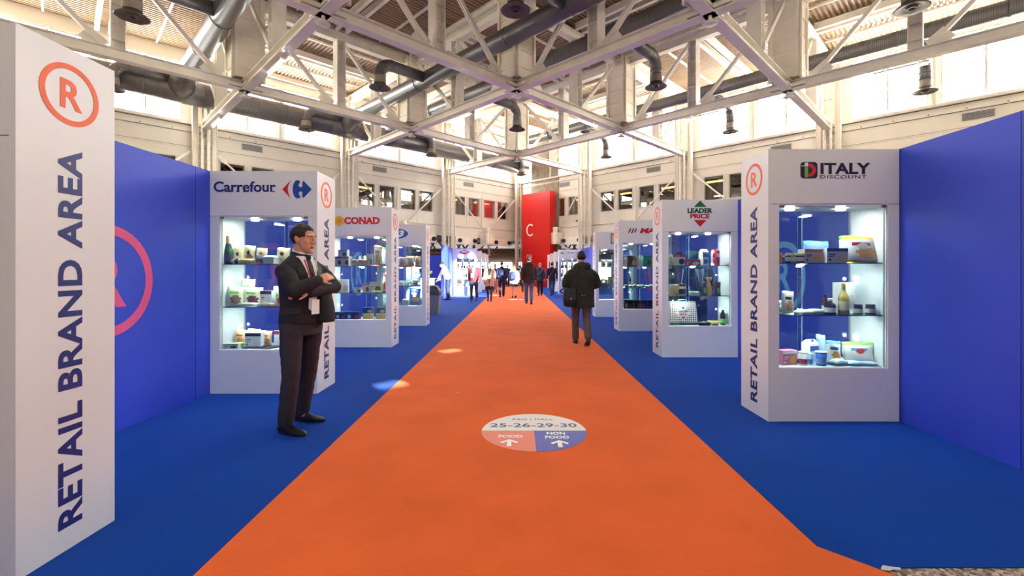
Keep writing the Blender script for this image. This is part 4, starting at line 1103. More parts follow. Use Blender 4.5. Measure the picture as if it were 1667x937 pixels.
def g_bag(e_name, loc, wd, ht, dp, cols, label, cat, group, lean=0.12, rz=0.0, window=True, flat=False):
    """pillow bag: sealed top and bottom edge, belly between; base colour, band, picture, dark mark"""
    nx, ny = (30, 32) if loc[1] < 9 else (14, 16); m = MB(); rnd2 = random.Random(hash((round(wd, 4), round(ht, 4))) & 0xffff)
    def surf(s, u, v):
        belly = (max(0.0, 1 - (2 * u - 1) ** 2) ** 0.45) * (max(0.0, 1 - (2 * v - 1) ** 4) ** 0.6)
        wob = 1 + 0.10 * math.sin(7 * u + 5 * v + wd * 90)
        y = s * dp / 2 * belly * wob
        x = (u - 0.5) * wd * (1 - 0.06 * math.sin(math.pi * v)) + 0.02 * wd * math.sin(9 * v)
        z = ht * v + 0.02 * ht * math.sin(6 * u) * v
        if flat:
            return Vector((x, (v - 0.5) * ht, dp / 2 + y * 0.9))
        return Vector((x, y + z * lean, z))
    for s in (-1, 1):
        vs = []; fs = []; mi = []
        for j in range(ny + 1):
            for i in range(nx + 1): vs.append(surf(s, i / nx, j / ny))
        base = len(m.v); m.v.extend(vs)
        for j in range(ny):
            for i in range(nx):
                q = [j * (nx + 1) + i, j * (nx + 1) + i + 1, (j + 1) * (nx + 1) + i + 1, (j + 1) * (nx + 1) + i]
                if s > 0: q.reverse()
                u = (i + 0.5) / nx; v = (j + 0.5) / ny; c = 0
                if len(cols) > 1 and (v > 0.86 or v < 0.10): c = 1
                if s < 0:
                    if len(cols) > 2 and ((u - 0.60) / 0.32) ** 2 + ((v - 0.36) / 0.22) ** 2 < 1 + 0.25 * math.sin(9 * math.atan2(v - .36, u - .6)): c = 2
                    if len(cols) > 3 and abs(v - 0.70) < 0.06 and 0.2 < u < 0.75: c = 3
                    if len(cols) > 4 and ((u - 0.5) / 0.16) ** 2 + ((v - 0.62) / 0.12) ** 2 < 1: c = 4
                m.f.append([base + k for k in q]); m.mi.append(c); m.sm.append(True)
    o = m.build(e_name, [M_(c, 0.32) for c in cols], loc=loc, rz=rz)
    return tag(o, label, cat, group)

def g_bottle(e_name, loc, wd, ht, cols, label, cat, group, shape='wine'):
    """bottle: body, cap, label"""
    r = wd / 2
    e = empty(e_name, loc, 0, label, cat, group)
    if shape == 'wine': prof = [(r * 0.9, 0), (r, 0.01 * ht), (r, 0.50 * ht), (r * 0.85, 0.58 * ht), (r * 0.42, 0.70 * ht), (r * 0.33, 0.80 * ht), (r * 0.33, 0.93 * ht)]; c0, c1, rc = 0.80, 1.0, r * 0.38
    elif shape == 'champagne': prof = [(r * 0.9, 0), (r, 0.015 * ht), (r, 0.36 * ht), (r * 0.92, 0.48 * ht), (r * 0.62, 0.62 * ht), (r * 0.36, 0.76 * ht), (r * 0.33, 0.9 * ht)]; c0, c1, rc = 0.70, 1.0, r * 0.37
    elif shape == 'squat': prof = [(r * 0.95, 0), (r, 0.02 * ht), (r, 0.55 * ht), (r * 0.8, 0.65 * ht), (r * 0.35, 0.74 * ht), (r * 0.33, 0.85 * ht)]; c0, c1, rc = 0.80, 1.0, r * 0.42
    else: prof = [(r * 0.9, 0), (r, 0.02 * ht), (r, 0.66 * ht), (r * 0.9, 0.76 * ht), (r * 0.5, 0.86 * ht), (r * 0.45, 0.9 * ht)]; c0, c1, rc = 0.87, 1.0, r * 0.5
    m = MB(); m.lathe(prof, 20); part(m, 'body', mat(cols[0], 0.12, 0.0, var=0.0), e)
    m = MB(); m.lathe([(rc * 1.25 if shape == 'champagne' else rc, c0 * ht), (rc, (c0 + 0.1) * ht), (rc * (1.15 if shape == 'champagne' else 1), 0.92 * ht), (rc * 1.1, 0.985 * ht), (rc * 0.8, c1 * ht)], 16); part(m, 'cap', M_(cols[1], 0.3), e)
    if len(cols) > 2:
        m = MB(); h0, h1 = ((0.14, 0.42) if shape != 'champagne' else (0.10, 0.32)); m.lathe([(r + 0.0008, h0 * ht), (r + 0.0008, h1 * ht)], 20, cap=False); part(m, 'label', M_(cols[2]), e)
    return e

def g_jar(e_name, loc, wd, ht, cols, label, cat, group):
    r = wd / 2; e = empty(e_name, loc, 0, label, cat, group)
    m = MB(); m.lathe([(r * 0.88, 0), (r, 0.05 * ht), (r, 0.66 * ht), (r * 0.85, 0.76 * ht), (r * 0.82, 0.80 * ht)], 20); part(m, 'body', mat(cols[0], 0.15, var=0.25, scale=60), e)
    m = MB(); m.lathe([(r * 0.90, 0.77 * ht), (r * 0.92, 0.79 * ht), (r * 0.92, 0.97 * ht), (r * 0.85, ht)], 20); part(m, 'lid', M_(cols[1], 0.3), e)
    if len(cols) > 2:
        m = MB(); m.lathe([(r + 0.0008, 0.16 * ht), (r + 0.0008, 0.58 * ht)], 20, cap=False); part(m, 'label', M_(cols[2]), e)
    return e

def g_cup(e_name, loc, wd, ht, cols, label, cat, group):
    r = wd / 2; e = empty(e_name, loc, 0, label, cat, group)
    m = MB(); m.lathe([(r * 0.76, 0), (r * 0.80, 0.03 * ht), (r * 0.94, 0.93 * ht)], 22)
    if len(cols) > 2: m.lathe([(r * 0.815, 0.12 * ht), (r * 0.875, 0.5 * ht)], 22, m=1, cap=False)
    o = part(m, 'body', [M_(cols[0]), M_(cols[-1])], e)
    o.scale = (1.002, 1.002, 1)
    m = MB(); m.lathe([(r, 0.93 * ht), (r, 0.98 * ht), (r * 0.95, ht)], 22); part(m, 'lid', M_(cols[1], 0.3), e)
    return e

def g_carton(e_name, loc, wd, ht, dp, cols, label, cat, group, rz=0.3):
    """drink carton with a gable or slanted top and a screw cap"""
    e = empty(e_name, loc, rz, label, cat, group); m = MB(); hw, hd = wd / 2, dp / 2; hb = ht * 0.84
    m.box(-hw, hw, -hd, hd, 0, hb)
    m.add([(-hw, -hd, hb), (hw, -hd, hb), (hw, hd, hb), (-hw, hd, hb), (-hw, 0, ht), (hw, 0, ht)], [(0, 1, 5, 4), (2, 3, 4, 5), (1, 2, 5), (3, 0, 4)])
    if len(cols) > 1:
        m.box(-hw, hw, -hd - 0.001, -hd, hb * 0.62, hb * 0.88, 1); m.box(-hw * 0.7, hw * 0.7, -hd - 0.001, -hd, hb * 0.12, hb * 0.42, len(cols) - 1)
    part(m, 'body', [M_(c) for c in cols], e)
    m = MB(); m.tube([(0, -hd * 0.45, ht * 0.92), (0, -hd * 0.65, ht * 0.985)], min(0.012, wd * 0.22), 12); part(m, 'cap', M_(cols[1] if len(cols) > 1 else W_C), e)
    return e

def g_tray(e_name, loc, wd, ht, dp, cols, label, cat, group, rz=0.0):
    """shallow food tray with a bulging film lid"""
    m = MB(); hw, hd = wd / 2, dp / 2
    m.rings([[Vector((sx_ * hw * a, sy_ * hd * a, z * ht)) for sx_, sy_ in ((-1, -1), (1, -1), (1, 1), (-1, 1))] for a, z in ((0.84, 0.0), (0.97, 0.50), (1.0, 0.52), (1.0, 0.60))], 0, True, False)
    m.rings([[Vector((sx_ * hw * a, sy_ * hd * a, z * ht)) for sx_, sy_ in ((-1, -1), (-0.4, -1.02), (0.4, -1.02), (1, -1), (1, 1), (-1, 1))] for a, z in ((0.96, 0.60), (0.86, 0.85), (0.62, 0.98), (0.3, 1.0))], 1, True, True)
    o = m.build(e_name, [M_(c, 0.25) for c in cols[:2]], loc=loc, rz=rz)
    return tag(o, label, cat, group)

def put(zf, kind, l, r, top, shelf, d, cols, label, name=None, cat=None, group=None, dp=None, **kw):
    loc, wd, ht = spot(zf, l, r, top, shelf, d)
    if kind == 'box': return g_box(name or 'food_carton', loc, wd, ht, dp or min(0.09, wd * 0.5), cols, label, cat or 'box', group, **kw)
    if kind == 'bag': return g_bag(name or 'food_bag', loc, wd, ht, dp or min(0.09, wd * 0.45), cols, label, cat or 'bag', group, **kw)
    if kind == 'flat':
        return g_bag(name or 'flat_pack', loc, wd, dp or 0.12, ht, cols, label, cat or 'packet', group, flat=True, **kw)
    if kind == 'tray': return g_tray(name or 'food_tray', loc, wd, ht, dp or 0.12, cols, label, cat or 'tray', group, **kw)
    if kind in ('wine', 'champagne', 'squat', 'plain'): return g_bottle(name or 'bottle', loc, wd, ht, cols, label, cat or 'bottle', group, shape=kind)
    if kind == 'jar': return g_jar(name or 'jar', loc, wd, ht, cols, label, cat or 'jar', group)
    if kind == 'cup': return g_cup(name or 'cup', loc, wd, ht, cols, label, cat or 'cup', group)
    if kind == 'carton': return g_carton(name or 'drink_carton', loc, wd, ht, dp or wd * 0.9, cols, label, cat or 'carton', group, **kw)

# ---- ITALY case (nearest on the right)
Z = ZR[0]; G = 'goods on the top shelf of the ITALY showcase'
put(Z, 'box', 1266.5, 1272.5, 411, 1, .12, [(226, 140, 70), (240, 200, 120)], 'small orange carton at the left end of the ITALY top shelf', group=G)
put(Z, 'box', 1273, 1278, 415.5, 1, .14, [(60, 80, 190), (240, 240, 240)], 'small blue carton beside the orange one, ITALY top shelf', group=G)
for i, (a, b, c) in enumerate(((1278.5, 1286.5, (90, 62, 40)), (1287.2, 1294.8, (176, 178, 140)), (1295.5, 1303, (96, 58, 40)), (1303.4, 1309.4, (170, 30, 40)))):
    put(Z, 'jar', a, b, 412, 1, .10, [c, (226, 214, 150), (220, 224, 220)], ('glass jar of brown preserve, first of four on the ITALY top shelf', 'jar of pale green preserve, second of four on the ITALY top shelf', 'jar of dark brown preserve, third of four on the ITALY top shelf', 'jar of red preserve, last of four on the ITALY top shelf')[i], group=G)
put(Z, 'box', 1303, 1335, 405.5, 1, .17, [(206, 202, 208), (232, 104, 56), (232, 160, 60), (130, 40, 50)], 'grey carton with orange top band and orange fritters, ITALY top shelf', group=G, rz=0.12)
put(Z, 'box', 1341, 1375, 404, 1, .14, [(204, 202, 214), (40, 56, 130), (226, 190, 150), (60, 60, 90)], 'grey carton with navy top band and meat picture, ITALY top shelf', group=G)
put(Z, 'bag', 1368, 1383, 384.5, 1, .24, [(210, 232, 220), (40, 140, 90)], 'pale green bag partly hidden behind the big yellow bag, ITALY top shelf', group=G, lean=0.1)
put(Z, 'bag', 1373.5, 1434.5, 383.5, 1, .14, [(236, 238, 240), (226, 186, 50), (232, 170, 70), (190, 40, 44), (210, 205, 200)], 'big white and yellow bag of potato wedges, ITALY top shelf', group=G, lean=0.22, rz=0.08)
put(Z, 'bag', 1309, 1350, 392, 1, .30, [(120, 160, 220), (90, 180, 190), (160, 190, 230)], 'blue bag shape added for a reflected bag at the back, ITALY top shelf', group=G, lean=0.1)  # solid bag shape stands in for a reflection
G = 'goods on the middle shelf of the ITALY showcase'
put(Z, 'bag', 1266, 1273, 488, 2, .18, [W_C, (200, 180, 140)], 'white paper bag at the left end of the ITALY middle shelf', group=G)
put(Z, 'bag', 1272.5, 1292, 473.5, 2, .14, [(234, 232, 226), (220, 214, 206), (196, 140, 90), (60, 50, 50)], 'white flour bag with biscuit picture, ITALY middle shelf', group=G, lean=0.02)
put(Z, 'flat', 1296, 1322, 503.5, 2, .16, [(222, 220, 216), (190, 180, 170), (120, 100, 90)], 'flat pale packet lying left on the ITALY middle shelf', group=G, rz=0.2)
put(Z, 'flat', 1314, 1341, 502, 2, .19, [(230, 230, 230), (180, 176, 170), (60, 60, 70)], 'flat pale packet lying right, overlapping its neighbour, ITALY middle shelf', group=G, rz=-0.15)
put(Z, 'plain', 1338.5, 1347.5, 479, 2, .20, [(70, 34, 22), (50, 28, 20), (226, 220, 214)], 'small brown glass bottle on the ITALY middle shelf', group=G)
put(Z, 'squat', 1343, 1359.5, 485, 2, .12, [(22, 20, 32), (226, 220, 214), (210, 205, 215)], 'squat dark bottle with a white cap, ITALY middle shelf', group=G)
put(Z, 'box', 1358, 1390, 459.5, 2, .24, [(240, 242, 242), (246, 246, 246), (206, 206, 206)], 'tall white gift box behind the gold bottle, ITALY middle shelf', group=G, rz=0.35)
put(Z, 'wine', 1365.5, 1381.5, 460, 2, .12, [(196, 170, 70), (206, 184, 90), (232, 222, 180)], 'gold wine bottle on the ITALY middle shelf', group=G)
put(Z, 'jar', 1390.5, 1403.5, 495, 2, .12, [(56, 36, 30), (40, 34, 34), (222, 222, 216)], 'dark preserve jar right beside the gold bottle, ITALY middle shelf', group=G)
put(Z, 'jar', 1410, 1424, 495, 2, .12, [(60, 34, 34), (46, 38, 36), (226, 220, 222)], 'dark preserve jar at the right end of the ITALY middle shelf', group=G)
G = 'goods on the floor of the ITALY showcase'
put(Z, 'box', 1266.5, 1294.5, 569, 3, .14, [(220, 130, 160), (246, 244, 240), (236, 190, 70), (246, 244, 240)], 'pink and yellow yogurt multipack at the left of the ITALY case floor', group=G, rz=0.25)
put(Z, 'cup', 1294.5, 1301.5, 575, 3, .16, [(220, 226, 236), (246, 246, 246), (150, 60, 80)], 'small white cup half hidden beside the multipack, ITALY case floor', group=G)
put(Z, 'cup', 1300.5, 1315, 572, 3, .10, [(240, 240, 244), (250, 250, 250), (210, 80, 100)], 'white yogurt cup with red print, ITALY case floor', group=G)
put(Z, 'cup', 1315, 1323.5, 575, 3, .14, [(120, 180, 214), (240, 246, 250), (70, 130, 190)], 'pale blue cup in front of the milk carton, ITALY case floor', group=G)
put(Z, 'carton', 1309.5, 1327.5, 551.5, 3, .22, [(242, 244, 248), (70, 110, 190), (206, 216, 236)], 'white milk carton with a blue band, ITALY case floor', group=G)
put(Z, 'cup', 1328, 1345.5, 571.5, 3, .09, [(36, 90, 190), (236, 240, 248), (140, 180, 230)], 'blue yogurt pot with a white lid, ITALY case floor', group=G)
put(Z, 'bag', 1331, 1346, 545, 3, .30, [(150, 180, 226), (190, 210, 240)], 'translucent blue pouch at the back of the ITALY case floor', group=G)
put(Z, 'bag', 1344.5, 1369.5, 554.5, 3, .15, [(226, 230, 226), (90, 160, 210), (206, 150, 70), (40, 90, 150)], 'standing cheese pouch with a blue top, ITALY case floor', group=G, lean=0.06)
put(Z, 'flat', 1353, 1376, 583, 3, .10, [(214, 220, 226), (150, 170, 190)], 'flat silvery packet before the cheese pouch, ITALY case floor', group=G, dp=0.10, rz=0.3)
put(Z, 'bag', 1371.5, 1424, 557, 3, .16, [(244, 246, 244), (150, 196, 90), (240, 240, 240), (90, 160, 214), (220, 60, 60)], 'large white mozzarella bag with green leaves, ITALY case floor', group=G, lean=0.12)
put(Z, 'flat', 1377, 1405, 586.5, 3, .09, [(200, 220, 236), (120, 160, 200)], 'flat pale blue packet before the mozzarella bag, left one, ITALY case floor', group=G, dp=0.09)
put(Z, 'flat', 1401, 1426, 587.5, 3, .08, [(214, 228, 238), (150, 180, 206)], 'flat pale blue packet before the mozzarella bag, right one, ITALY case floor', group=G, dp=0.08, rz=-0.3)

# ---- triangle sign case
Z = ZR[1]; G = 'goods on the top shelf of the triangle sign showcase'
put(Z, 'jar', 1088.8, 1093.8, 413.5, 1, .15, [(180, 190, 120), (230, 230, 200)], 'small jar at the left end of the triangle case top shelf', group=G)
put(Z, 'box', 1094.3, 1113.8, 414.3, 1, .14, [(236, 232, 230), (206, 40, 50), (60, 40, 40)], 'white carton with red top, triangle case top shelf', group=G)
put(Z, 'box', 1113.8, 1138.3, 422.4, 1, .12, [(206, 44, 52), (226, 60, 60), (236, 230, 230), (250, 250, 250)], 'low red carton with white cups, triangle case top shelf', group=G)
put(Z, 'carton', 1140, 1151, 405.3, 1, .16, [(236, 242, 248), (70, 160, 220), (60, 140, 210)], 'white and blue milk carton, triangle case top shelf', group=G)
put(Z, 'carton', 1158.5, 1164, 406, 1, .22, [(240, 236, 236), (200, 60, 70), (180, 40, 60)], 'white drink carton, left of the red pair, triangle case top shelf', group=G)
put(Z, 'carton', 1164.3, 1170.3, 405.5, 1, .16, [(196, 44, 56), (240, 236, 236), (150, 20, 40)], 'red drink carton, right of the red pair, triangle case top shelf', group=G)
G = 'goods on the middle shelf of the triangle sign showcase'
put(Z, 'jar', 1089, 1104.3, 462.5, 2, .14, [(190, 150, 96), (206, 190, 160)], 'glass jar of biscuits on the triangle case middle shelf', group=G)
put(Z, 'jar', 1104.8, 1116.8, 461.5, 2, .14, [(206, 180, 110), (40, 40, 40), (40, 40, 44)], 'jar of nuts with a black lid, triangle case middle shelf', group=G)
put(Z, 'tray', 1122, 1137.3, 473.5, 2, .12, [(236, 236, 236), (220, 220, 216)], 'white tray pack on the triangle case middle shelf', group=G)
put(Z, 'bag', 1142.3, 1151, 458, 2, .12, [(92, 60, 44), (80, 50, 40), (120, 170, 70), (60, 36, 30)], 'brown coffee pouch with green label left of the orange bag, triangle case', group=G, lean=0.02)
put(Z, 'bag', 1163.3, 1173.3, 458.3, 2, .12, [(80, 44, 40), (70, 40, 38), (120, 160, 70)], 'brown coffee pouch right of the orange bag, triangle case', group=G, lean=0.02)
loc, wd, ht = spot(Z, 1150, 1158, 451, 2, .14)
e = empty('twisted_bag', loc, 0, 'orange twist tied sweet bag on the triangle case middle shelf', 'bag', G)
m = MB(); m.lathe([(wd * .45, 0), (wd * .52, ht * .1), (wd * .5, ht * .45), (wd * .3, ht * .66), (wd * .12, ht * .75)], 16); part(m, 'body', mat((232, 160, 60), 0.3, var=0.25, scale=70), e)
m = MB(); m.lathe([(wd * .12, ht * .75), (wd * .5, ht * .88), (wd * .62, ht), (wd * .3, ht * .97)], 16); part(m, 'ruffle', M_((236, 170, 84)), e)
G = 'goods on the floor of the triangle sign showcase'
loc, wd, ht = spot(Z, 1089, 1132.6, 490.5, 3, .16)
e = empty('shopping_bag', loc, 0, 'red and green dotted shopping bag standing in the triangle sign showcase', 'bag', G)
m = MB(); hw = wd / 2
m.hexa([(-hw, -.06, 0), (hw * 1.04, -.06, 0), (hw * 1.04, .06, 0), (-hw, .06, 0), (-hw, -.02, ht), (hw * .95, -.02, ht), (hw * .95, .02, ht), (-hw, .02, ht)], 0)
tl = Vector((0, .04, ht)).normalized()
n_ = 13; rows = 10
for i in range(n_):
    for j in range(rows):
        u = -hw * .94 + wd * .92 * i / (n_ - 1); v = ht * (.15 + .80 * j / (rows - 1))
        if abs(u) / (wd * .26) + abs(v - ht * .52) / (ht * .36) < 1: continue
        m.prism(circ(.0115, 8), Vector((u, -.0605, 0)) + tl * v, XAX, tl, .001, 1 + (i + j) % 2)
m.prism([(-hw, 0), (hw, 0), (hw, ht * .11), (-hw, ht * .11)], (0, -.0605, 0), XAX, tl, .001, 2)
part(m, 'body', [M_((242, 238, 234)), M_((170, 36, 52)), M_((24, 70, 56))], e)
m = MB(); o_ = Vector((0, -.061, 0))
m.prism([(-.035, 0), (.035, 0), (0, .042)], o_ + tl * ht * .70, XAX, tl, .001, 0); m.prism([(0, -.042), (.035, 0), (-.035, 0)], o_ + tl * ht * .36, XAX, tl, .001, 1)
part(m, 'logo', [GREEN_L, RED_L], e)
m = MB(); put_text(m, 'LEADER', o_ + tl * ht * .55 - XAX * .082, XAX, tl, .164, .034, .001, 0, .04); put_text(m, 'PRICE', o_ + tl * ht * .415 - XAX * .06, XAX, tl, .12, .034, .001, 1, .04)
part(m, 'lettering', [DKGREEN_L, RED_L], e)
for s_ in (-1, 1):
    m = MB(); m.tube([(-.07, s_ * .02, ht * .98), (-.06, s_ * .03, ht * 1.07), (0, s_ * .035, ht * 1.09), (.06, s_ * .03, ht * 1.07), (.07, s_ * .02, ht * .98)], .006, 8); part(m, 'handle', M_((24, 90, 70)), e)
put(Z, 'tray', 1134.5, 1155, 522.5, 3, .10, [(40, 34, 34), (70, 56, 50)], 'dark food tray right of the dotted bag, triangle case', group=G, dp=.14)
put(Z, 'flat', 1148, 1172.5, 521, 3, .26, [(120, 180, 70), (220, 170, 70), (230, 120, 60)], 'green packet lying behind the dark tray, triangle case', group=G)
put(Z, 'flat', 1159, 1170, 527, 3, .07, [(30, 30, 34), (50, 50, 50)], 'small black packet at the front of the triangle case floor', group=G, dp=.06)
put(Z, 'plain', 1172.5, 1181, 504, 3, .14, [(30, 28, 24), (40, 36, 34), (120, 180, 70)], 'dark oil bottle with a green label, triangle case floor', group=G)

# ---- slanted letters case
Z = ZR[2]; G = 'goods on the top shelf of the slanted letters showcase'
for i, (a, b) in enumerate(((1015.5, 1018.2), (1018.6, 1021.2))):
    put(Z, 'plain', a, b, 415, 1, .16, [(226, 220, 200), (240, 230, 190)], ('slim pale bottle at the left end of the slanted letters case', 'second slim pale bottle from the left, slanted letters case')[i], group=G)
put(Z, 'box', 1021.5, 1035.5, 416, 1, .12, [(84, 30, 44), (60, 24, 36), (196, 170, 170)], 'dark red carton on the slanted letters case top shelf', group=G)
put(Z, 'box', 1035.8, 1039.2, 417, 1, .16, [(196, 170, 130), (180, 150, 110)], 'narrow beige carton beside the dark red one, slanted letters case', group=G)
for i, (a, b) in enumerate(((1039.8, 1042.6), (1043.0, 1046.0))):
    put(Z, 'plain', a, b, 415, 1, .16, [(224, 222, 214), (236, 232, 226)], ('white bottle, left of the pair before the green carton', 'white bottle, right of the pair before the green carton')[i], group=G)
put(Z, 'box', 1046.3, 1060, 416, 1, .12, [(40, 150, 110), (30, 130, 96), (40, 60, 60)], 'green carton on the slanted letters case top shelf', group=G)
put(Z, 'box', 1060.4, 1068, 417, 1, .14, [(190, 150, 90), (170, 130, 80)], 'tan carton at the right of the green one, slanted letters case', group=G)
G = 'goods on the middle shelf of the slanted letters showcase'
put(Z, 'wine', 1023.4, 1027.4, 443.5, 2, .16, [(24, 26, 24), (40, 36, 34), (120, 110, 100)], 'dark wine bottle on the slanted letters case middle shelf', group=G)
for i in range(7):
    put(Z, 'flat', 1016 + i * 6.6, 1023.2 + i * 6.6, 462.5 + (i % 2), 2, .10 + .03 * (i % 2), [(232, 236, 228), (60, 130, 90) if i % 2 else (110, 110, 110)], 'flat white packet, %s of seven on the slanted letters case middle shelf' % ('first', 'second', 'third', 'fourth', 'fifth', 'sixth', 'last')[i], group=G, dp=.10)
G = 'goods on the floor of the slanted letters showcase'
put(Z, 'box', 1015.5, 1020.8, 487.5, 3, .14, [(60, 44, 40), (50, 36, 34), (190, 180, 170)], 'narrow dark carton at the left, slanted letters case floor', group=G)
put(Z, 'box', 1021, 1052.5, 488, 3, .12, [(24, 18, 20), (30, 22, 24), (110, 50, 60)], 'wide black gift carton on the slanted letters case floor', group=G)
put(Z, 'box', 1053.2, 1072, 488, 3, .12, [(30, 20, 22), (40, 26, 28), (130, 50, 60)], 'black carton right of the wide one, slanted letters case floor', group=G)

# ---- fourth case on the right
Z = ZR[3]; G = 'goods in the fourth showcase on the right'
put(Z, 'bag', 978, 986.2, 422.5, 1, .14, [(236, 234, 230), (214, 206, 200), (190, 90, 80)], 'white packet, left of two on the fourth right showcase top shelf', group=G, lean=.02)
put(Z, 'bag', 987.6, 996.2, 422.5, 1, .14, [(238, 238, 236), (220, 216, 210), (120, 130, 120)], 'white packet, right of two on the fourth right showcase top shelf', group=G, lean=.02)
put(Z, 'tray', 977.3, 988, 453.3, 2, .12, [(206, 180, 120), (226, 206, 150)], 'yellowish tray on the fourth right showcase middle shelf', group=G)
put(Z, 'box', 989.6, 997.6, 450.3, 2, .12, [(214, 200, 160), (190, 160, 110), (150, 150, 100)], 'beige carton on the fourth right showcase middle shelf', group=G)
put(Z, 'box', 999, 1006, 452, 2, .12, [(190, 196, 200), (130, 140, 150)], 'grey carton on the fourth right showcase middle shelf', group=G)

# ---- arrows case (behind the man)
Z = ZL[1]; G = 'goods on the top shelf of the arrow sign showcase'
CRM = (236, 222, 176); CR2 = (214, 190, 130)
put(Z, 'champagne', 364.3, 379.3, 383.5, 1, .14, [(26, 74, 40), (216, 186, 110), (60, 44, 60)], 'green champagne bottle with gold foil, arrow sign showcase', group=G)
put(Z, 'bag', 379.5, 397, 403.5, 1, .24, [CRM, CR2, CRM, CRM, (40, 40, 60)], 'cream pasta bag right beside the champagne bottle', group=G, lean=.05)
put(Z, 'bag', 397, 415.3, 399.5, 1, .20, [CRM, (240, 232, 200), (150, 120, 60), CRM, (40, 40, 60)], 'tallest cream bag with an oval window, arrow sign showcase', group=G, lean=.05)
put(Z, 'bag', 417, 435, 403.5, 1, .20, [CRM, CR2, CRM, CRM, (40, 40, 60)], 'cream bag right of the tall windowed one, arrow sign showcase', group=G, lean=.05)
loc, wd, ht = spot(Z, 377.5, 417.5, 420.8, 1, .10)
m = MB(); n = 10
m.tube([(-wd / 2, 0, ht / 2), (-wd * .42, 0, ht / 2), (wd * .42, 0, ht / 2), (wd / 2, 0, ht / 2)], [ht * .30, ht * .5, ht * .5, ht * .30], 14)
m.tube([(-wd * .10, 0, ht / 2), (wd * .30, 0, ht / 2)], ht * .505, 14, 1); m.tube([(-wd * .34, 0, ht / 2), (-wd * .2, 0, ht / 2)], ht * .508, 14, 2)
tag(m.build('spaghetti_pack', [M_((238, 220, 176)), M_((230, 186, 110)), M_((60, 56, 70))], loc=loc), 'long cream spaghetti pack lying before the bags, arrow sign showcase', 'packet', G)
put(Z, 'jar', 417.8, 430.8, 414.3, 1, .10, [(170, 180, 186), (220, 226, 230), (70, 80, 96)], 'clear glass pot with grey label, arrow sign showcase', group=G)
put(Z, 'tray', 432, 451, 415.4, 1, .12, [(232, 234, 232), (220, 224, 222)], 'white rounded cheese tray, arrow sign showcase', group=G, dp=.14)
put(Z, 'bag', 450.5, 472, 403, 1, .20, [CRM, (240, 232, 200), CRM, CRM, (36, 36, 40)], 'cream bag half hidden by the man, arrow sign showcase', group=G, lean=.05)
G = 'goods on the middle shelf of the arrow sign showcase'
BIO = (226, 222, 190); BI2 = (236, 232, 206); LEAF = (120, 186, 80)
put(Z, 'bag', 369.5, 395, 466, 2, .12, [BIO, BI2, (130, 96, 60), LEAF], 'beige bag with a green word and nuts at the left, arrow sign showcase', group=G, lean=.18, rz=.15)
put(Z, 'bag', 390.3, 413.7, 454, 2, .26, [BIO, BI2, (150, 200, 110), LEAF], 'beige bag standing behind the others with a green leaf, arrow sign showcase', group=G, lean=.08)
put(Z, 'bag', 395, 425.7, 467.5, 2, .15, [BI2, BIO, (110, 60, 50), LEAF], 'broad beige bag with berries on it, arrow sign showcase', group=G, lean=.16)
put(Z, 'flat', 394, 420, 491.5, 2, .09, [(224, 220, 206), (200, 196, 180)], 'flat clear packet lying before the broad beige bag', group=G, dp=.09)
put(Z, 'flat', 420.5, 444, 491.5, 2, .09, [(228, 222, 206), (206, 200, 186)], 'flat clear packet lying before the black topped box', group=G, dp=.09)
put(Z, 'box', 426, 444.2, 473, 2, .16, [(234, 234, 236), (44, 36, 44), (222, 222, 224), (180, 40, 50)], 'white box with a black and red top, arrow sign middle shelf', group=G)
put(Z, 'bag', 443, 457.5, 466, 2, .24, [(232, 234, 238), (220, 222, 230)], 'plain white bag at the back behind the man, arrow sign showcase', group=G)
put(Z, 'bag', 448, 462, 473.5, 2, .14, [(206, 200, 150), (214, 210, 170), (190, 40, 50), LEAF], 'beige pack with a red tomato beside the man, arrow sign showcase', group=G, lean=.04)
G = 'goods on the floor of the arrow sign showcase'
NU = (238, 208, 150)
put(Z, 'bag', 380.5, 401.5, 537, 3, .20, [NU, (240, 214, 160), (200, 130, 70), (200, 70, 60)], 'warm yellow bag with red seal, left of three, arrow case floor', group=G, lean=.15)
put(Z, 'bag', 401.5, 423, 535, 3, .26, [NU, (236, 206, 150), (190, 130, 70), (190, 50, 50)], 'warm yellow bag with red seal, middle of three, arrow case floor', group=G, lean=.1)
put(Z, 'bag', 423.3, 442, 538, 3, .22, [NU, (226, 190, 130), (170, 120, 60), (200, 60, 50)], 'warm yellow bag with red seal, right of three, arrow case floor', group=G, lean=.1)
put(Z, 'box', 402.7, 428, 541, 3, .17, [(236, 236, 238), (40, 36, 46), (226, 226, 226), (150, 150, 156)], 'white box with black top before the yellow bags, arrow case floor', group=G)
put(Z, 'box', 368.3, 391, 558, 3, .10, [(226, 230, 220), (110, 170, 70), (60, 110, 90), (130, 180, 80)], 'low green and white box at the left of the arrow case floor', group=G, dp=.12, rz=.1)
put(Z, 'box', 391.2, 398.6, 558.5, 3, .13, [(140, 190, 70), (120, 170, 60)], 'small lime green box beside the low box, arrow case floor', group=G)
for i in range(4):
    a = 402.5 + i * 12.2
    put(Z, 'box', a, a + 11.6, 563.4, 3, .12, [(34, 30, 54), (52, 40, 70), (150, 90, 150)] if i < 3 else [(40, 36, 50), (210, 170, 60), (90, 70, 60)], 'dark chocolate bar box, %s in the fan on the arrow case floor' % ('first', 'second', 'third', 'last and gold edged')[i], group=G, dp=.16, rz=-.35)
put(Z, 'box', 447, 455.5, 538, 3, .20, [(234, 234, 236), (180, 40, 44), (222, 222, 222)], 'narrow white box with red stripe, arrow case floor', group=G)
put(Z, 'bag', 455.8, 463.5, 541, 3, .18, [(210, 210, 206), (60, 60, 64), (80, 80, 84)], 'black and white packet beside the man, arrow case floor', group=G)

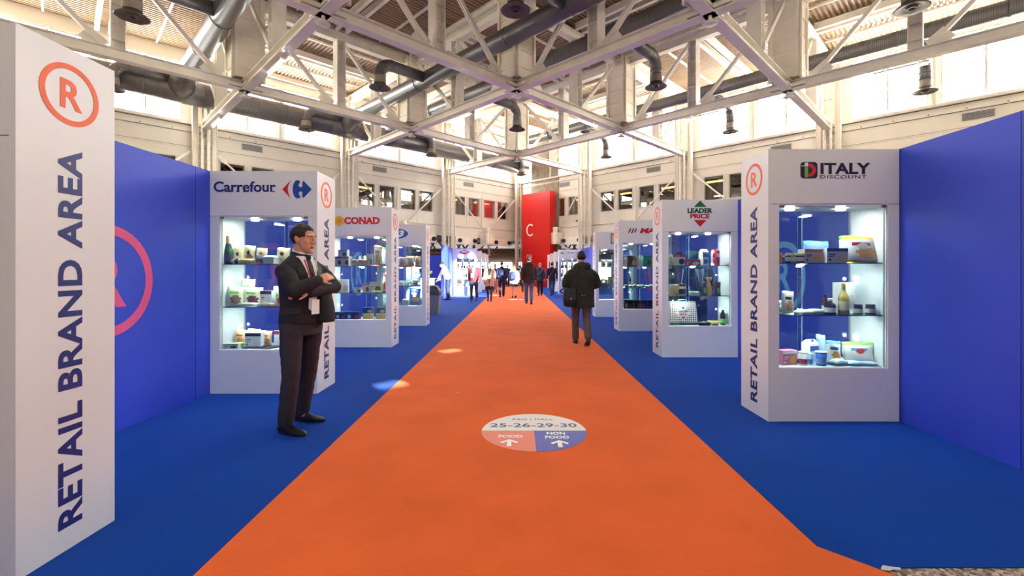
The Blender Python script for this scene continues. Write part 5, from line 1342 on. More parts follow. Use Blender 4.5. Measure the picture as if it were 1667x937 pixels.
# ---- flower sign case
Z = ZL[2]; G = 'goods on the top shelf of the flower sign showcase'
put(Z, 'box', 547, 558, 417.5, 1, .14, [(206, 200, 204), (120, 96, 110), (50, 34, 44)], 'coffee capsule box with dark dome, lower left of the stack of three', group=G, dp=.12)
put(Z, 'box', 558.4, 569.4, 417.5, 1, .14, [(222, 200, 196), (160, 120, 120), (190, 40, 60)], 'coffee capsule box with red dome, lower right of the stack of three', group=G, dp=.12)
lo_, wd, ht = spot(Z, 552.5, 567, 406.8, 1, .14); h1_ = spot(Z, 547, 558, 417.5, 1, .14)[2]
o = g_box('food_carton', lo_ + Vector((0, 0, h1_ + .001)), wd, ht - h1_, .12, [(210, 206, 214), (150, 140, 160), (60, 40, 96)], 'coffee capsule box with violet dome on top of two others', 'box', G)
put(Z, 'carton', 569.8, 573.4, 417, 1, .18, [(236, 238, 238), (190, 200, 200)], 'small white carton right of the capsule boxes', group=G)
put(Z, 'tray', 573.6, 583.6, 421.5, 1, .12, [(236, 214, 204), (220, 180, 170)], 'pinkish meat tray on the flower case top shelf', group=G)
put(Z, 'plain', 583.7, 588.7, 413.3, 1, .20, [(220, 226, 220), (30, 30, 30), (170, 190, 170)], 'white bottle with black cap, left of two, flower case', group=G)
put(Z, 'plain', 591, 596.6, 413.3, 1, .20, [(230, 226, 210), (34, 34, 34), (200, 180, 130)], 'white bottle with black cap, right of two, flower case', group=G)
put(Z, 'tray', 583.5, 597, 421.8, 1, .10, [(226, 220, 216), (214, 160, 100)], 'tray of biscuits before the two bottles, flower case', group=G)
put(Z, 'box', 598.4, 607, 413, 1, .14, [(240, 242, 240), (236, 240, 236), (110, 170, 100), (150, 160, 150)], 'white carton with green print on the flower case top shelf', group=G)
put(Z, 'bag', 608.3, 622, 399.5, 1, .16, [(240, 236, 228), (200, 80, 60), (222, 180, 120), (232, 130, 96)], 'tall bread bag with red base, flower case top shelf', group=G, lean=.03)
put(Z, 'bag', 619.5, 627.5, 402, 1, .26, [(236, 240, 236), (60, 130, 90)], 'white bag with a green foot behind the bread bag', group=G)
G = 'goods on the middle shelf of the flower sign showcase'
put(Z, 'box', 551.6, 567.4, 454.5, 2, .14, [(240, 238, 236), (244, 242, 240), (226, 180, 160), (206, 170, 170)], 'white box at the left of the flower case middle shelf', group=G, rz=.2)
put(Z, 'box', 578, 588, 467.3, 2, .12, [(226, 222, 214), (200, 196, 190), (150, 40, 50)], 'small low carton on the flower case middle shelf', group=G)
put(Z, 'box', 591, 602, 461, 2, .14, [(222, 210, 180), (196, 150, 70), (160, 40, 50)], 'cream and brown carton, flower case middle shelf', group=G)
put(Z, 'box', 602.6, 622, 458.2, 2, .14, [(216, 214, 200), (206, 200, 190), (150, 90, 50), (120, 130, 120)], 'wide snack carton with brown bars, flower case middle shelf', group=G)
put(Z, 'flat', 604, 623, 472.6, 2, .08, [(150, 190, 80), (190, 206, 120)], 'green flat packet at the shelf front, flower case', group=G, dp=.08)
put(Z, 'bag', 622.5, 628, 446, 2, .16, [(236, 230, 226), (206, 50, 60), (196, 40, 50)], 'white and red packet at the right end, flower case middle shelf', group=G)
G = 'goods on the floor of the flower sign showcase'
for i, (a, b, c) in enumerate(((546, 555, (40, 70, 120)), (555.4, 563.4, (34, 32, 44)), (563.8, 574, (36, 80, 140)), (574.4, 585.6, (44, 36, 44)))):
    put(Z, 'box', a, b, 507, 3, .12, [c, (60, 60, 80) if i != 1 else (150, 90, 110), (232, 226, 190) if i % 2 == 0 else (180, 70, 100)], '%s dark ready meal box in the row on the flower case floor' % ('first', 'second', 'third', 'fourth')[i], group=G, dp=.12, rz=-.1)
for i, (a, b) in enumerate(((592, 607.5), (613, 627.6))):
    for j in range(2):
        lo_, wd, ht = spot(Z, a, b, 500, 3, .14); hh = ht / 2 - .001
        g_box('food_carton', lo_ + Vector((0, 0, j * (hh + .002))), wd, hh, .12, ([(222, 190, 100), (236, 234, 220), (226, 190, 90)], [(30, 66, 110), (30, 50, 90), (230, 180, 150)])[j],
              ('gold tuna multipack, lower left on the flower case floor', 'blue tuna multipack, upper left on the flower case floor', 'gold tuna multipack, lower right on the flower case floor', 'blue tuna multipack, upper right on the flower case floor')[i * 2 + j], 'box', G, rz=.12)

# ---- oval sign case
Z = ZL[3]; G = 'goods in the showcase with the blue oval sign'
for i, (a, b, t) in enumerate(((648.5, 660.3, 418), (660.8, 674.6, 416.3), (675, 684.8, 416.8))):
    put(Z, 'bag', a, b, t, 1, .14, [(238, 228, 218), (232, 130, 80), (226, 150, 110), (170, 150, 140)], 'white and orange bag, %s of three on the oval sign top shelf' % ('left', 'middle', 'right')[i], group=G, lean=.05)
put(Z, 'bag', 649, 659, 456.5, 2, .12, [(230, 234, 220), (150, 190, 120), (206, 200, 190)], 'pale green bag at the left of the oval sign middle shelf', group=G)
put(Z, 'bag', 659.4, 668, 455.5, 2, .14, [(226, 236, 240), (80, 150, 210), (180, 210, 200)], 'white bag with a blue top, oval sign middle shelf', group=G)
put(Z, 'bag', 668.2, 684.6, 453.3, 2, .12, [(222, 226, 232), (70, 140, 200), (190, 60, 70), (60, 90, 140)], 'blue and red bag, oval sign middle shelf, front right', group=G)
put(Z, 'bag', 673.6, 684.6, 443, 2, .26, [(206, 200, 196), (60, 120, 190), (110, 100, 90)], 'taller bag behind the blue and red one, oval sign case', group=G)
put(Z, 'bag', 665.8, 684.8, 469, 3, .18, [(40, 70, 130), (30, 56, 120), (150, 110, 80), (220, 220, 226), (236, 236, 236)], 'large blue pet food bag on the oval sign case floor', group=G, lean=.03)
put(Z, 'tray', 654.5, 666, 486, 3, .10, [(222, 224, 228), (206, 206, 214)], 'white tray left of the pet food bag, oval sign case', group=G)
put(Z, 'box', 648.6, 654, 490, 3, .12, [(150, 160, 180), (90, 110, 130)], 'small grey box at the left, oval sign case floor', group=G)

# ---- small goods in the far cases, a few pixels each
rnd = random.Random(11)
for key, zf, xs, word in (('lens', LFAR[0], -3.34, 'red lens sign'), ('leaf', RFAR[0], 2.36, 'green ring sign')):
    for sh, hb in ((1, 1.461), (2, .976), (3, .501)):
        x = xs + .16; i = 0
        while x < xs + 1.0:
            wd = rnd.choice((.08, .11, .15)); ht = rnd.uniform(.12, .26); c = rnd.choice([(60, 60, 66), (170, 130, 100), (226, 220, 210), (60, 90, 160), (120, 40, 44), (40, 90, 70), (200, 160, 80), (60, 44, 40)])
            k = rnd.choice(('box', 'bag', 'plain'))
            lab = '%s item on the %s shelf of the %s showcase, number %d' % ('tiny', ('top', 'middle', 'bottom')[sh - 1], word, i)
            w_ = ('dark grey', 'tan', 'white', 'blue', 'dark red', 'green', 'ochre', 'brown')[[(60, 60, 66), (170, 130, 100), (226, 220, 210), (60, 90, 160), (120, 40, 44), (40, 90, 70), (200, 160, 80), (60, 44, 40)].index(c)]
            nm = {'box': 'carton', 'bag': 'pouch', 'plain': 'bottle'}[k]
            lab = '%s %s, %s from left on the %s shelf, far %s showcase' % (w_, nm, ('first', 'second', 'third', 'fourth', 'fifth', 'sixth', 'seventh', 'eighth')[i], ('top', 'middle', 'bottom')[sh - 1], word)
            loc = Vector((x + wd / 2, zf + .18, hb)); G = 'goods in the far %s showcase' % word
            if k == 'box': g_box('food_carton', loc, wd, ht, .1, [c, tuple(min(255, v + 40) for v in c)], lab, 'box', G)
            elif k == 'bag': g_bag('food_bag', loc, wd, ht, .07, [c, tuple(min(255, v + 40) for v in c)], lab, 'bag', G)
            else: g_bottle('bottle', loc, .07, ht, [c, (230, 230, 230)], lab, 'bottle', G, 'plain')
            x += wd + rnd.uniform(.02, .07); i += 1
# ------------------------------------------------------------------ people
def fuse_mesh(mb, voxel, smooth=4, fac=0.5, fold=0.0, ffreq=(7, 7, 4)):
    """overlapping closed shapes -> one continuous surface (list of points, list of faces)"""
    me = mb.mesh('tmp', [PANEL]); ob = bpy.data.objects.new('tmp', me); COL.objects.link(ob)
    r = ob.modifiers.new('r', 'REMESH'); r.mode = 'VOXEL'; r.voxel_size = voxel
    if smooth:
        q = ob.modifiers.new('s', 'SMOOTH'); q.factor = fac; q.iterations = smooth
    dg = bpy.context.evaluated_depsgraph_get()
    m2 = bpy.data.meshes.new_from_object(ob.evaluated_get(dg))
    vs = [v.co.copy() for v in m2.vertices]
    if fold:
        ns = [v.normal.copy() for v in m2.vertices]
        for i, p in enumerate(vs):
            t = noise.noise(Vector((p.x * ffreq[0], p.y * ffreq[1], p.z * ffreq[2]))) + 0.6 * noise.noise(Vector((p.x * 17 + 3, p.y * 17, p.z * 22 + 0.5 * p.x)))
            vs[i] = p + ns[i] * fold * t
    fs = [tuple(p.vertices) for p in m2.polygons]
    bpy.data.objects.remove(ob); bpy.data.meshes.remove(me); bpy.data.meshes.remove(m2)
    return vs, fs

def sub_obj(name, vs, fs, mats, parent, label=None, mi=None, off=0.0):
    """object from a subset of faces; unused points dropped"""
    used = {}; nv = []; nf = []
    for f in fs:
        g = []
        for i in f:
            if i not in used: used[i] = len(nv); nv.append(vs[i])
            g.append(used[i])
        nf.append(g)
    me = bpy.data.meshes.new(name); me.from_pydata(nv, [], nf)
    for m_ in (mats if isinstance(mats, (list, tuple)) else [mats]): me.materials.append(m_)
    me.polygons.foreach_set('use_smooth', [True] * len(nf))
    if mi: me.polygons.foreach_set('material_index', mi)
    me.update()
    ob = bpy.data.objects.new(name, me); COL.objects.link(ob); ob.parent = parent
    if label: ob['label'] = label
    return ob

def limb(m, pts, rs, seg=14):
    pts = [Vector(p) for p in pts]
    # refine the path so that joints bend smoothly
    P = []; Rr = []
    for i in range(len(pts) - 1):
        for t in (0, 0.34, 0.67):
            P.append(pts[i].lerp(pts[i + 1], t)); Rr.append(rs[i] + (rs[i + 1] - rs[i]) * t)
    P.append(pts[-1]); Rr.append(rs[-1])
    m.tube(P, Rr, seg)
    for p, r in ((pts[0], rs[0]), (pts[-1], rs[-1])): m.ellipsoid(p, (r * 0.98, r * 0.98, r * 0.98), 12, 8)
    for p, r in list(zip(pts, rs))[1:-1]: m.ellipsoid(p, (r * 1.0, r * 1.0, r * 1.0), 12, 8)

def torso(m, rows, seg=26):
    """rows: (z, cx, cy, a, b)"""
    m.rings([[Vector((cx + a * math.cos(2 * math.pi * k / seg) * (1 - 0.06 * abs(math.sin(2 * math.pi * k / seg)) ** 3), cy + b * math.sin(2 * math.pi * k / seg), z)) for k in range(seg)] for z, cx, cy, a, b in rows])

def hand(m, wrist, d, n, curl=0.35, thumb_side=1, rf=0.0085, grip=False):
    """palm and five fingers; d along the hand, n out of the palm's back, thumb leaves the side"""
    wrist = Vector(wrist); d = Vector(d).normalized(); n = Vector(n); n = (n - d * n.dot(d)).normalized(); s = d.cross(n).normalized() * thumb_side
    M = Matrix((s, d, n)).transposed()
    m.ellipsoid(wrist + d * 0.045, (0.040, 0.056, 0.017), 14, 8, M=M)
    limb(m, [wrist - d * 0.03, wrist + d * 0.03], [0.026, 0.026], 10)
    for i, (off, ln) in enumerate(((0.029, 0.068), (0.010, 0.078), (-0.010, 0.073), (-0.029, 0.056))):
        p = wrist + d * 0.078 + s * off; pts = [p - d * 0.02]; dd = d.copy()
        for seg, fr in enumerate((0.45, 0.32, 0.23)):
            a = curl * (0.6 + seg * 0.5) + 0.04 * i
            dd = (dd * math.cos(a) - n * math.sin(a)).normalized() if seg == 0 else (dd * math.cos(a) + dd.cross(s * thumb_side).normalized() * 0 - n * math.sin(a)).normalized()
            pts.append(pts[-1] + dd * ln * fr + (d * 0.02 if seg == 0 else Vector()))
        limb(m, pts, [rf * 1.1, rf * 1.05, rf, rf * 0.85], 8)
    p = wrist + d * 0.02 + s * 0.03
    q1 = p + s * 0.025 + d * 0.03 - n * 0.006; q2 = q1 + s * 0.008 + d * 0.03 - n * 0.012
    limb(m, [p, q1, q2], [rf * 1.4, rf * 1.2, rf], 8)

def add_head(m, T, wide=1.0):
    """head shape; T maps head space (origin at its centre, +y the face) into body space"""
    R3 = T.to_3x3()
    def E(c, r, sg=18, nr=12): m.ellipsoid(T @ Vector(c), r, sg, nr, M=R3)
    E((0, -0.012, 0.026), (0.076 * wide, 0.097, 0.092), 24, 16)
    rows = []
    for z, wd, fr, bk in ((0.06, 0.066, 0.076, -0.06), (0.02, 0.068, 0.083, -0.05), (-0.03, 0.064, 0.083, -0.035), (-0.06, 0.057, 0.081, -0.02), (-0.09, 0.046, 0.079, 0.0), (-0.108, 0.032, 0.074, 0.02), (-0.116, 0.016, 0.066, 0.035)):
        cy = (fr + bk) / 2; b = (fr - bk) / 2
        rows.append([T @ Vector((wd * wide * math.cos(2 * math.pi * k / 22), cy + b * math.sin(2 * math.pi * k / 22), z)) for k in range(22)])
    m.rings(rows)
    nose = [(0, 0.080, 0.034), (0, 0.091, 0.012), (0, 0.101, -0.012), (0, 0.103, -0.021)]
    limb(m, [T @ Vector(p) for p in nose], [0.009, 0.010, 0.0115, 0.011], 10)
    for s in (-1, 1):
        E((s * 0.013, 0.092, -0.024), (0.010, 0.012, 0.009), 10, 8)
        E((s * 0.030, 0.076, 0.036), (0.027, 0.015, 0.010), 12, 8)
        E((s * 0.038 * wide, 0.053, -0.014), (0.028, 0.024, 0.026), 14, 10); E((s * 0.030 * wide, 0.052, -0.055), (0.028, 0.026, 0.040), 14, 10)
        E((s * 0.077 * wide, -0.006, 0.0), (0.009, 0.020, 0.032), 12, 10)
        E((s * 0.083 * wide, -0.012, 0.008), (0.007, 0.016, 0.022), 10, 8)
    E((0, 0.084, -0.054), (0.023, 0.008, 0.005), 12, 8); E((0, 0.083, -0.064), (0.020, 0.008, 0.005), 12, 8)
    E((0, 0.076, -0.098), (0.022, 0.016, 0.015), 12, 8)

def shoe(parent, ankle, heading, col, ln=0.285, lift=0.0, pitch=0.0, heel=False, rough=0.3):
    """leather shoe with sole; ankle (x, y, z) in the body's frame, heading turned from +y"""
    rows = []; seg = 18
    for y, wd, hh, zc in ((-0.075, 0.020, 0.045, 0.045), (-0.065, 0.034, 0.075, 0.035), (-0.035, 0.040, 0.098, 0.03), (0.01, 0.041, 0.098, 0.03), (0.05, 0.042, 0.075, 0.03), (0.09, 0.046, 0.055, 0.03), (0.13, 0.047, 0.045, 0.028), (0.17, 0.042, 0.036, 0.026), (0.195, 0.030, 0.028, 0.024), (0.207, 0.012, 0.020, 0.024)):
        y *= ln / 0.285
        rg = []
        for k in range(seg):
            a = 2 * math.pi * k / seg; c = math.cos(a); s = math.sin(a)
            rg.append(Vector((wd * c, y, (zc + (hh - zc) * s) if s > 0 else max(0.018, zc + 0.02 * s))))
        rows.append(rg)
    Rm = Matrix.Translation(Vector((ankle[0], ankle[1], lift))) @ Matrix.Rotation(heading, 4, 'Z') @ Matrix.Rotation(pitch, 4, 'X')
    m = MB(); m.rings([[Rm @ p for p in rg] for rg in rows])
    out = [(0.040 * math.sin(math.pi * t) ** 0.35 * (0.86 + 0.26 * t) * (1 if t < 0.75 else max(0.25, (1 - t) / 0.25) ** 0.45), (-0.082 + 0.295 * t) * ln / 0.285) for t in [i / 14 for i in range(15)]]
    poly = [(a, b) for a, b in out] + [(-a, b) for a, b in out[::-1]]
    n0 = len(m.v); m.prism(poly, (0, 0, 0.002), XAX, YAX, 0.022, 1)
    for i in range(n0, len(m.v)): m.v[i] = Rm @ m.v[i]
    if heel:
        n0 = len(m.v); m.box(-0.03, 0.03, -0.075, -0.01, -0.02, 0.004, 1)
        for i in range(n0, len(m.v)): m.v[i] = Rm @ m.v[i]
    return part(m, 'shoe', [mat(col, rough, var=0.1), mat(tuple(v * 0.5 for v in col), 0.6, var=0.0)], parent)

SKIN = (222, 172, 146)
def person(label, x, y, heading_deg, H=1.75, skin=SKIN, hair=(40, 30, 26), hair_style='short', jacket=(40, 44, 60), hem=0.80, bulk=1.0, trousers=(40, 44, 66), shoes=(30, 26, 26),
           pose='walk', stride=0.8, lead=1, voxel=0.011, arms=None, shirt=None, tie=None, skirt=None, female=False, head_yaw=0.0, head_pitch=0.0, fold=0.003, legs=None, collar=None, hood=False, quilt=0.0, lean=0.0, jacket_name='jacket', trouser_rough=0.8, head_wide=1.0, head_z=1.625, split=None, feet_turn=(0.0, 0.0), group=None, zbase=0.007):
    s = H / 1.75
    e = empty('person', (x, y, zbase), math.radians(heading_deg) - math.pi / 2, label, 'person', group)
    e.scale = (s, s, s)
    fem = 0.9 if female else 1.0
    drop = 0.02 * stride if pose == 'walk' else 0.0
    # legs
    sh_pitch = [0.0, 0.0]; sh_lift = [0.0, 0.0]
    if legs is None:
        if pose == 'walk':
            f = [1, -1] if lead > 0 else [-1, 1]       # right, left
            legs = []
            for i, sd in enumerate((1, -1)):
                if f[i] > 0: legs.append([(sd * .095, 0, .92 - drop), (sd * .095, .15 * stride, .50 - drop * .5), (sd * .085, .22 * stride, .085)])
                else:
                    legs.append([(sd * .095, 0, .92 - drop), (sd * .095, .0 * stride, .49 - drop * .5), (sd * .085, -.30 * stride, .16)]); sh_pitch[i] = -0.45 * stride; sh_lift[i] = 0.062 * stride
        else:
            legs = [[(sd * .095, 0, .92), (sd * .10, .015, .49), (sd * .11, -.01, .085)] for sd in (1, -1)]
    lean_m = Matrix.Translation((0, 0, .95)) @ Matrix.Rotation(-lean, 4, 'X') @ Matrix.Translation((0, 0, -.95))
    def up(p): return lean_m @ Vector(p)
    # arms: shoulder, elbow, wrist, hand direction, back-of-hand normal, curl
    if arms is None:
        if pose == 'walk':
            g = [-1, 1] if lead > 0 else [1, -1]
            arms = [[(sd * .19 * fem, -.01, 1.41), (sd * .245 * fem, -.05 + .08 * g[i] * stride, 1.13), (sd * .235 * fem, .06 + .18 * g[i] * stride, .90), (0, .35 * (1 + g[i] * .4), -1), (sd, 0, 0), .4] for i, sd in enumerate((1, -1))]
        else:
            arms = [[(sd * .19 * fem, -.01, 1.41), (sd * .24, -.03, 1.12), (sd * .23, .06, .88), (0, .2, -1), (sd, 0, 0), .4] for sd in (1, -1)]
    arms = [[up(a[0]), up(a[1]), up(a[2]), lean_m.to_3x3() @ Vector(a[3]), a[4], a[5]] for a in arms]
    hc = up((0, .025, head_z))
    T = Matrix.Translation(hc) @ Matrix.Rotation(math.radians(head_yaw), 4, 'Z') @ Matrix.Rotation(math.radians(head_pitch) - lean * .6, 4, 'X')
    # ---- body: one continuous surface under the clothes
    m = MB()
    add_head(m, T, 0.96 if female else head_wide)
    limb(m, [T @ Vector((0, -.03, -.03)), T @ Vector((0, -.03, -.09)), up((0, -.015, 1.44))], [.053 * fem * head_wide, .055 * fem * head_wide, .064 * fem])
    n0 = len(m.v)
    torso(m, [(.86, 0, 0, .13, .09), (.95, 0, 0, .145, .095), (1.05, 0, 0, .13, .09), (1.2, 0, 0, .14, .095), (1.30, 0, 0, .14, .085), (1.36, 0, -.01, .12, .065), (1.42, 0, -.012, .075, .05), (1.47, 0, -.012, .05, .045)])
    for i in range(n0, len(m.v)): m.v[i] = lean_m @ m.v[i]
    for a, sd in zip(arms, (1, -1)):
        limb(m, [a[0] + Vector((-.02 * (1 if a[0].x > 0 else -1), 0, -.035 - .20 * max(0, bulk - 1))), a[1], a[2]], [.040, .038, .027]); hand(m, a[2], a[3], a[4], a[5], thumb_side=sd if len(a) < 7 else a[6], rf=.0088 if voxel < .008 else .0105)
    bare = skirt is not None
    for lg in legs: limb(m, lg, [.075, .052, .036] if not bare else [.078, .056, .038]); limb(m, [lg[2], (lg[2][0], lg[2][1] + .02, lg[2][2] - .03)], [.036, .034])
    vs, fs = fuse_mesh(m, voxel * 0.62 if voxel < .008 else voxel * .8, 5 if voxel < .008 else 2)
    Ti = T.inverted(); mi = []
    leg_c = skirt[1] if bare else None
    for f in fs:
        c = sum((vs[i] for i in f), Vector()) / len(f); h = Ti @ c; k = 0
        if h.y > .082 and abs(h.x) < .022 and -.068 < h.z < -.051: k = 1
        elif bare and c.z < .9 and leg_c is not None: k = 2
        mi.append(k)
    sub_obj('body', vs, fs, [mat(skin, 0.5, var=0.06, scale=20), mat(tuple(int(v * .78) for v in skin[:1]) + (int(skin[1] * .66), int(skin[2] * .66)), 0.5), mat(leg_c if leg_c else (30, 28, 30), 0.6)], e, mi=mi)
    # eyes and brows
    if voxel < .02:
        for sd in (-1, 1):
            mm = MB(); mm.ellipsoid(T @ Vector((sd * .031, .0785, .018)), (.0125, .007, .0042), 12, 8, 0, T.to_3x3()); mm.ellipsoid(T @ Vector((sd * .031, .0825, .018)), (.0052, .0035, .0042), 10, 8, 1, T.to_3x3()); part(mm, 'eye', [M_((206, 190, 180)), M_((44, 30, 24))], e)
            mm = MB(); limb(mm, [T @ Vector((sd * .014, .0890, .0355)), T @ Vector((sd * .032, .087, .0375)), T @ Vector((sd * .050, .076, .033))], [.0026, .0034, .002], 8); part(mm, 'eyebrow', M_(tuple(int(v * .6 + skin[k_] * .25) for k_, v in enumerate(hair)), .9), e)
    # ---- hair
    mm = MB(); mm.ellipsoid((0, -.017, .034), (.084 * (head_wide if not female else 1), .103, .096), 40, 30)
    if hair_style == 'long':
        mm.rings([[Vector((a * math.cos(2 * math.pi * k / 24), cy + b * math.sin(2 * math.pi * k / 24), z)) for k in range(24)] for z, cy, a, b in ((.06, -.03, .075, .08), (-.02, -.045, .084, .07), (-.10, -.05, .082, .055), (-.19, -.055, .07, .04), (-.22, -.055, .04, .02))])
        hv, hf = fuse_mesh(mm, .008, 2)
    else:
        hv, hf = [p.copy() for p in mm.v], [tuple(f) for f in mm.f if len(f) == 4]
    keep = []
    for f in hf:
        c = sum((hv[i] for i in f), Vector()) / len(f)
        front_line = .078 - .05 * max(0, abs(c.x) - .05) / .03
        if c.y > .03 and c.z < front_line - (0 if hair_style != 'long' else .0): 
            if not (c.y < .055 and c.z > .02 and abs(c.x) > .066): continue
        if hair_style != 'long':
            if -.03 < c.y <= .03 and c.z < (.012 if abs(c.x) > .03 else .5) and c.z < .012: continue
            if c.y <= -.03 and c.z < -.055: continue
        elif c.y > .0 and c.z < -.02 and abs(c.x) < .06: continue
        keep.append(f)
    for i, p in enumerate(hv):
        t = noise.noise(p * 38) * .007 + noise.noise(Vector((p.x * 90, p.y * 30, p.z * 90))) * .004
        if hair_style == 'receding' : t += .004 if p.z > .08 else 0
        hv[i] = T @ (p + (p - Vector((0, -.017, .03))).normalized() * t)
    if voxel < .007:
        rt = random.Random(5)
        for i, p in enumerate(hv):
            q_ = Ti @ p
            if q_.z > .085: hv[i] = T @ (q_ + Vector((0, .006 * noise.noise(q_ * 60), .016 * max(0, noise.noise(Vector((q_.x * 110, q_.y * 110, 3)))) + .003)))
    ho = sub_obj('hair', hv, keep, mat(hair, .6, var=.25, scale=60, spec=.3), e)
    sd_ = ho.modifiers.new('thick', 'SOLIDIFY'); sd_.thickness = .012; sd_.offset = -1
    # ---- lower garment
    if skirt is None:
        m = MB(); w_ = 1.0 * (0.95 if female else 1.0)
        torso(m, [(.80, 0, .0, .165 * w_, .115), (.88, 0, 0, .178 * w_, .125), (.97, 0, 0, .170 * w_, .12), (1.04, 0, 0, .158 * w_, .112)])
        for lg in legs:
            a, b, c = [Vector(p) for p in lg]
            limb(m, [a + Vector((0, 0, -.03)), a.lerp(b, .5), b, b.lerp(c, .5), c + (b - c).normalized() * .015 + Vector((0, -.008, 0))], [.098, .088, .074, .068, .064])
        vs, fs = fuse_mesh(m, voxel, 3, fold=fold * 1.6, ffreq=(9, 9, 13))
        sub_obj('trousers', vs, fs, mat(trousers, trouser_rough, var=.12, scale=14), e)
    else:
        m = MB(); torso(m, [(skirt[2], 0, .0, .20, .16), (.80, 0, 0, .19, .14), (.95, 0, 0, .165, .115), (1.04, 0, 0, .145, .105)])
        vs, fs = fuse_mesh(m, voxel, 2, fold=fold)
        sub_obj('skirt', vs, fs, mat(skirt[0], .8, var=.1), e)
    for i, lg in enumerate(legs):
        shoe(e, (lg[2][0], lg[2][1], 0), feet_turn[i], shoes, .285 if not female else .25, max(sh_lift[i], 0.0), sh_pitch[i])
    # ---- upper garment
    m = MB(); k = bulk * fem
    n0 = len(m.v)
    rows = [(hem, 0, -.005, .186 * bulk, .135 * bulk), (min(hem + .10, .95), 0, 0, .188 * bulk, .135 * bulk), (1.04, 0, .004, .180 * k, .132 * bulk), (1.18, 0, .004, .193 * k, .136 * bulk), (1.30, 0, 0, .205 * k, .132 * bulk), (1.38, 0, -.012, .196 * k, .112 * bulk), (1.43, 0, -.014, .142 * k, .090 * bulk), (1.475, 0, -.020, .086, .076), (1.503, 0, -.028, .074, .066)]
    torso(m, rows)
    if hood:
        for px_, pz, r in ((0, 1.47, .115), (-.07, 1.46, .095), (.07, 1.46, .095), (0, 1.41, .09)): m.ellipsoid((px_, -.085, pz), (r, .075, .075), 16, 10)
        m.ellipsoid((0, -.03, 1.50), (.105, .09, .05), 16, 10)
    for i in range(n0, len(m.v)): m.v[i] = lean_m @ m.v[i]
    for a in arms:
        sh, el, wr = a[0], a[1], a[2]; t = (wr - el).normalized()
        limb(m, [sh + Vector((-.01 * (1 if sh.x > 0 else -1) * (bulk > 1.1), 0, -.022 - .20 * max(0, bulk - 1))), sh.lerp(el, .5), el, el.lerp(wr, .5), wr - t * .015], [.070 * bulk, .066 * bulk, .060 * bulk, .054 * bulk, .046 * bulk])
    vs, fs = fuse_mesh(m, voxel, 3 if not quilt else 2, fold=fold * (1.2 if bulk < 1.15 else 2.2), ffreq=(7, 7, 9))
    if quilt:
        nv = []
        for p in vs: 
            c = Vector((p.x, p.y, 0)); c = c.normalized() if c.length > 1e-4 else c
            nv.append(p + c * quilt * abs(math.sin(p.z * math.pi / .075)))
        vs = nv
    jm = mat(jacket, .75, var=.10, scale=12, spec=.3); jf = []; sf = []; tf = []
    if shirt is not None:
        li = lean_m.inverted()
        for f in fs:
            c = li @ (sum((vs[i] for i in f), Vector()) / len(f))
            lo_z = split or 1.05
            vw = .085 * (c.z - lo_z) / (1.47 - lo_z) if c.z > lo_z else -1
            if c.y > .03 and c.y < .165 * bulk and abs(c.x) < vw and c.z < 1.465:
                (tf if tie is not None and abs(c.x) < (.024 if c.z < 1.40 else .020) else sf).append(f)
            else: jf.append(f)
    else: jf = fs
    sub_obj(jacket_name, vs, jf, jm, e)
    if sf: sub_obj('shirt', vs, sf, mat(shirt, .8, var=.03), e)
    if tf: sub_obj('tie', vs, tf, mat(tie, .5, var=.1), e)
    if collar is not None:
        m = MB(); m.rings([[up((.068 * f_ * math.cos(2 * math.pi * k_ / 24), -.014 + .066 * f_ * math.sin(2 * math.pi * k_ / 24), z - (.014 * math.sin(2 * math.pi * k_ / 24) if z > 1.5 else 0) + (.010 if z > 1.5 else 0))) for k_ in range(24)] for z, f_ in ((1.440, 1.16), (1.475, 1.06), (1.518, .96), (1.518, .88), (1.47, .86))], 0, False)
        part(m, 'collar', mat(collar, .7, var=.03), e)
    from mathutils.bvhtree import BVHTree
    e_bvh[e.name] = BVHTree.FromPolygons(vs, fs)
    return e, T, up

e_bvh = {}
def front_strip(e, name, left, right, z0, z1, m_, off=.004, n=16, label=None):
    """cloth strip lying on the front of a garment between two edges x = left(z), right(z)"""
    bv = e_bvh[e.name]; mm = MB(); vs = []; K = 6
    for i in range(n + 1):
        z = z0 + (z1 - z0) * i / n
        for j in range(K + 1):
            x = left(z) + (right(z) - left(z)) * j / K
            h = bv.ray_cast(Vector((x, .40, z)), Vector((0, -1, 0)))
            y = h[0].y if h[0] is not None else .05
            vs.append(Vector((x, y + off, z)))
    # keep the strip smooth where an arm lies in front
    fs = [(i * (K + 1) + j, i * (K + 1) + j + 1, (i + 1) * (K + 1) + j + 1, (i + 1) * (K + 1) + j) for i in range(n) for j in range(K)]
    fs = [f for f in fs if max(vs[k].y for k in f) - min(vs[k].y for k in f) < .05 and max(vs[k].y for k in f) < .19]
    o = sub_obj(name, vs, fs, m_, e, label)
    md = o.modifiers.new('thick', 'SOLIDIFY'); md.thickness = .004; md.offset = 1
    return o

def strap(e, pts, r, col, name='strap'):
    m = MB(); limb(m, pts, [r] * len(pts), 8); return part(m, name, M_(col, .6), e)
def badge(e, c, col=(245, 245, 246), wd=.085, ht=.11):
    m = MB(); m.box(c[0] - wd / 2, c[0] + wd / 2, c[1] - .003, c[1] + .003, c[2] - ht, c[2]); return part(m, 'badge', M_(col), e)

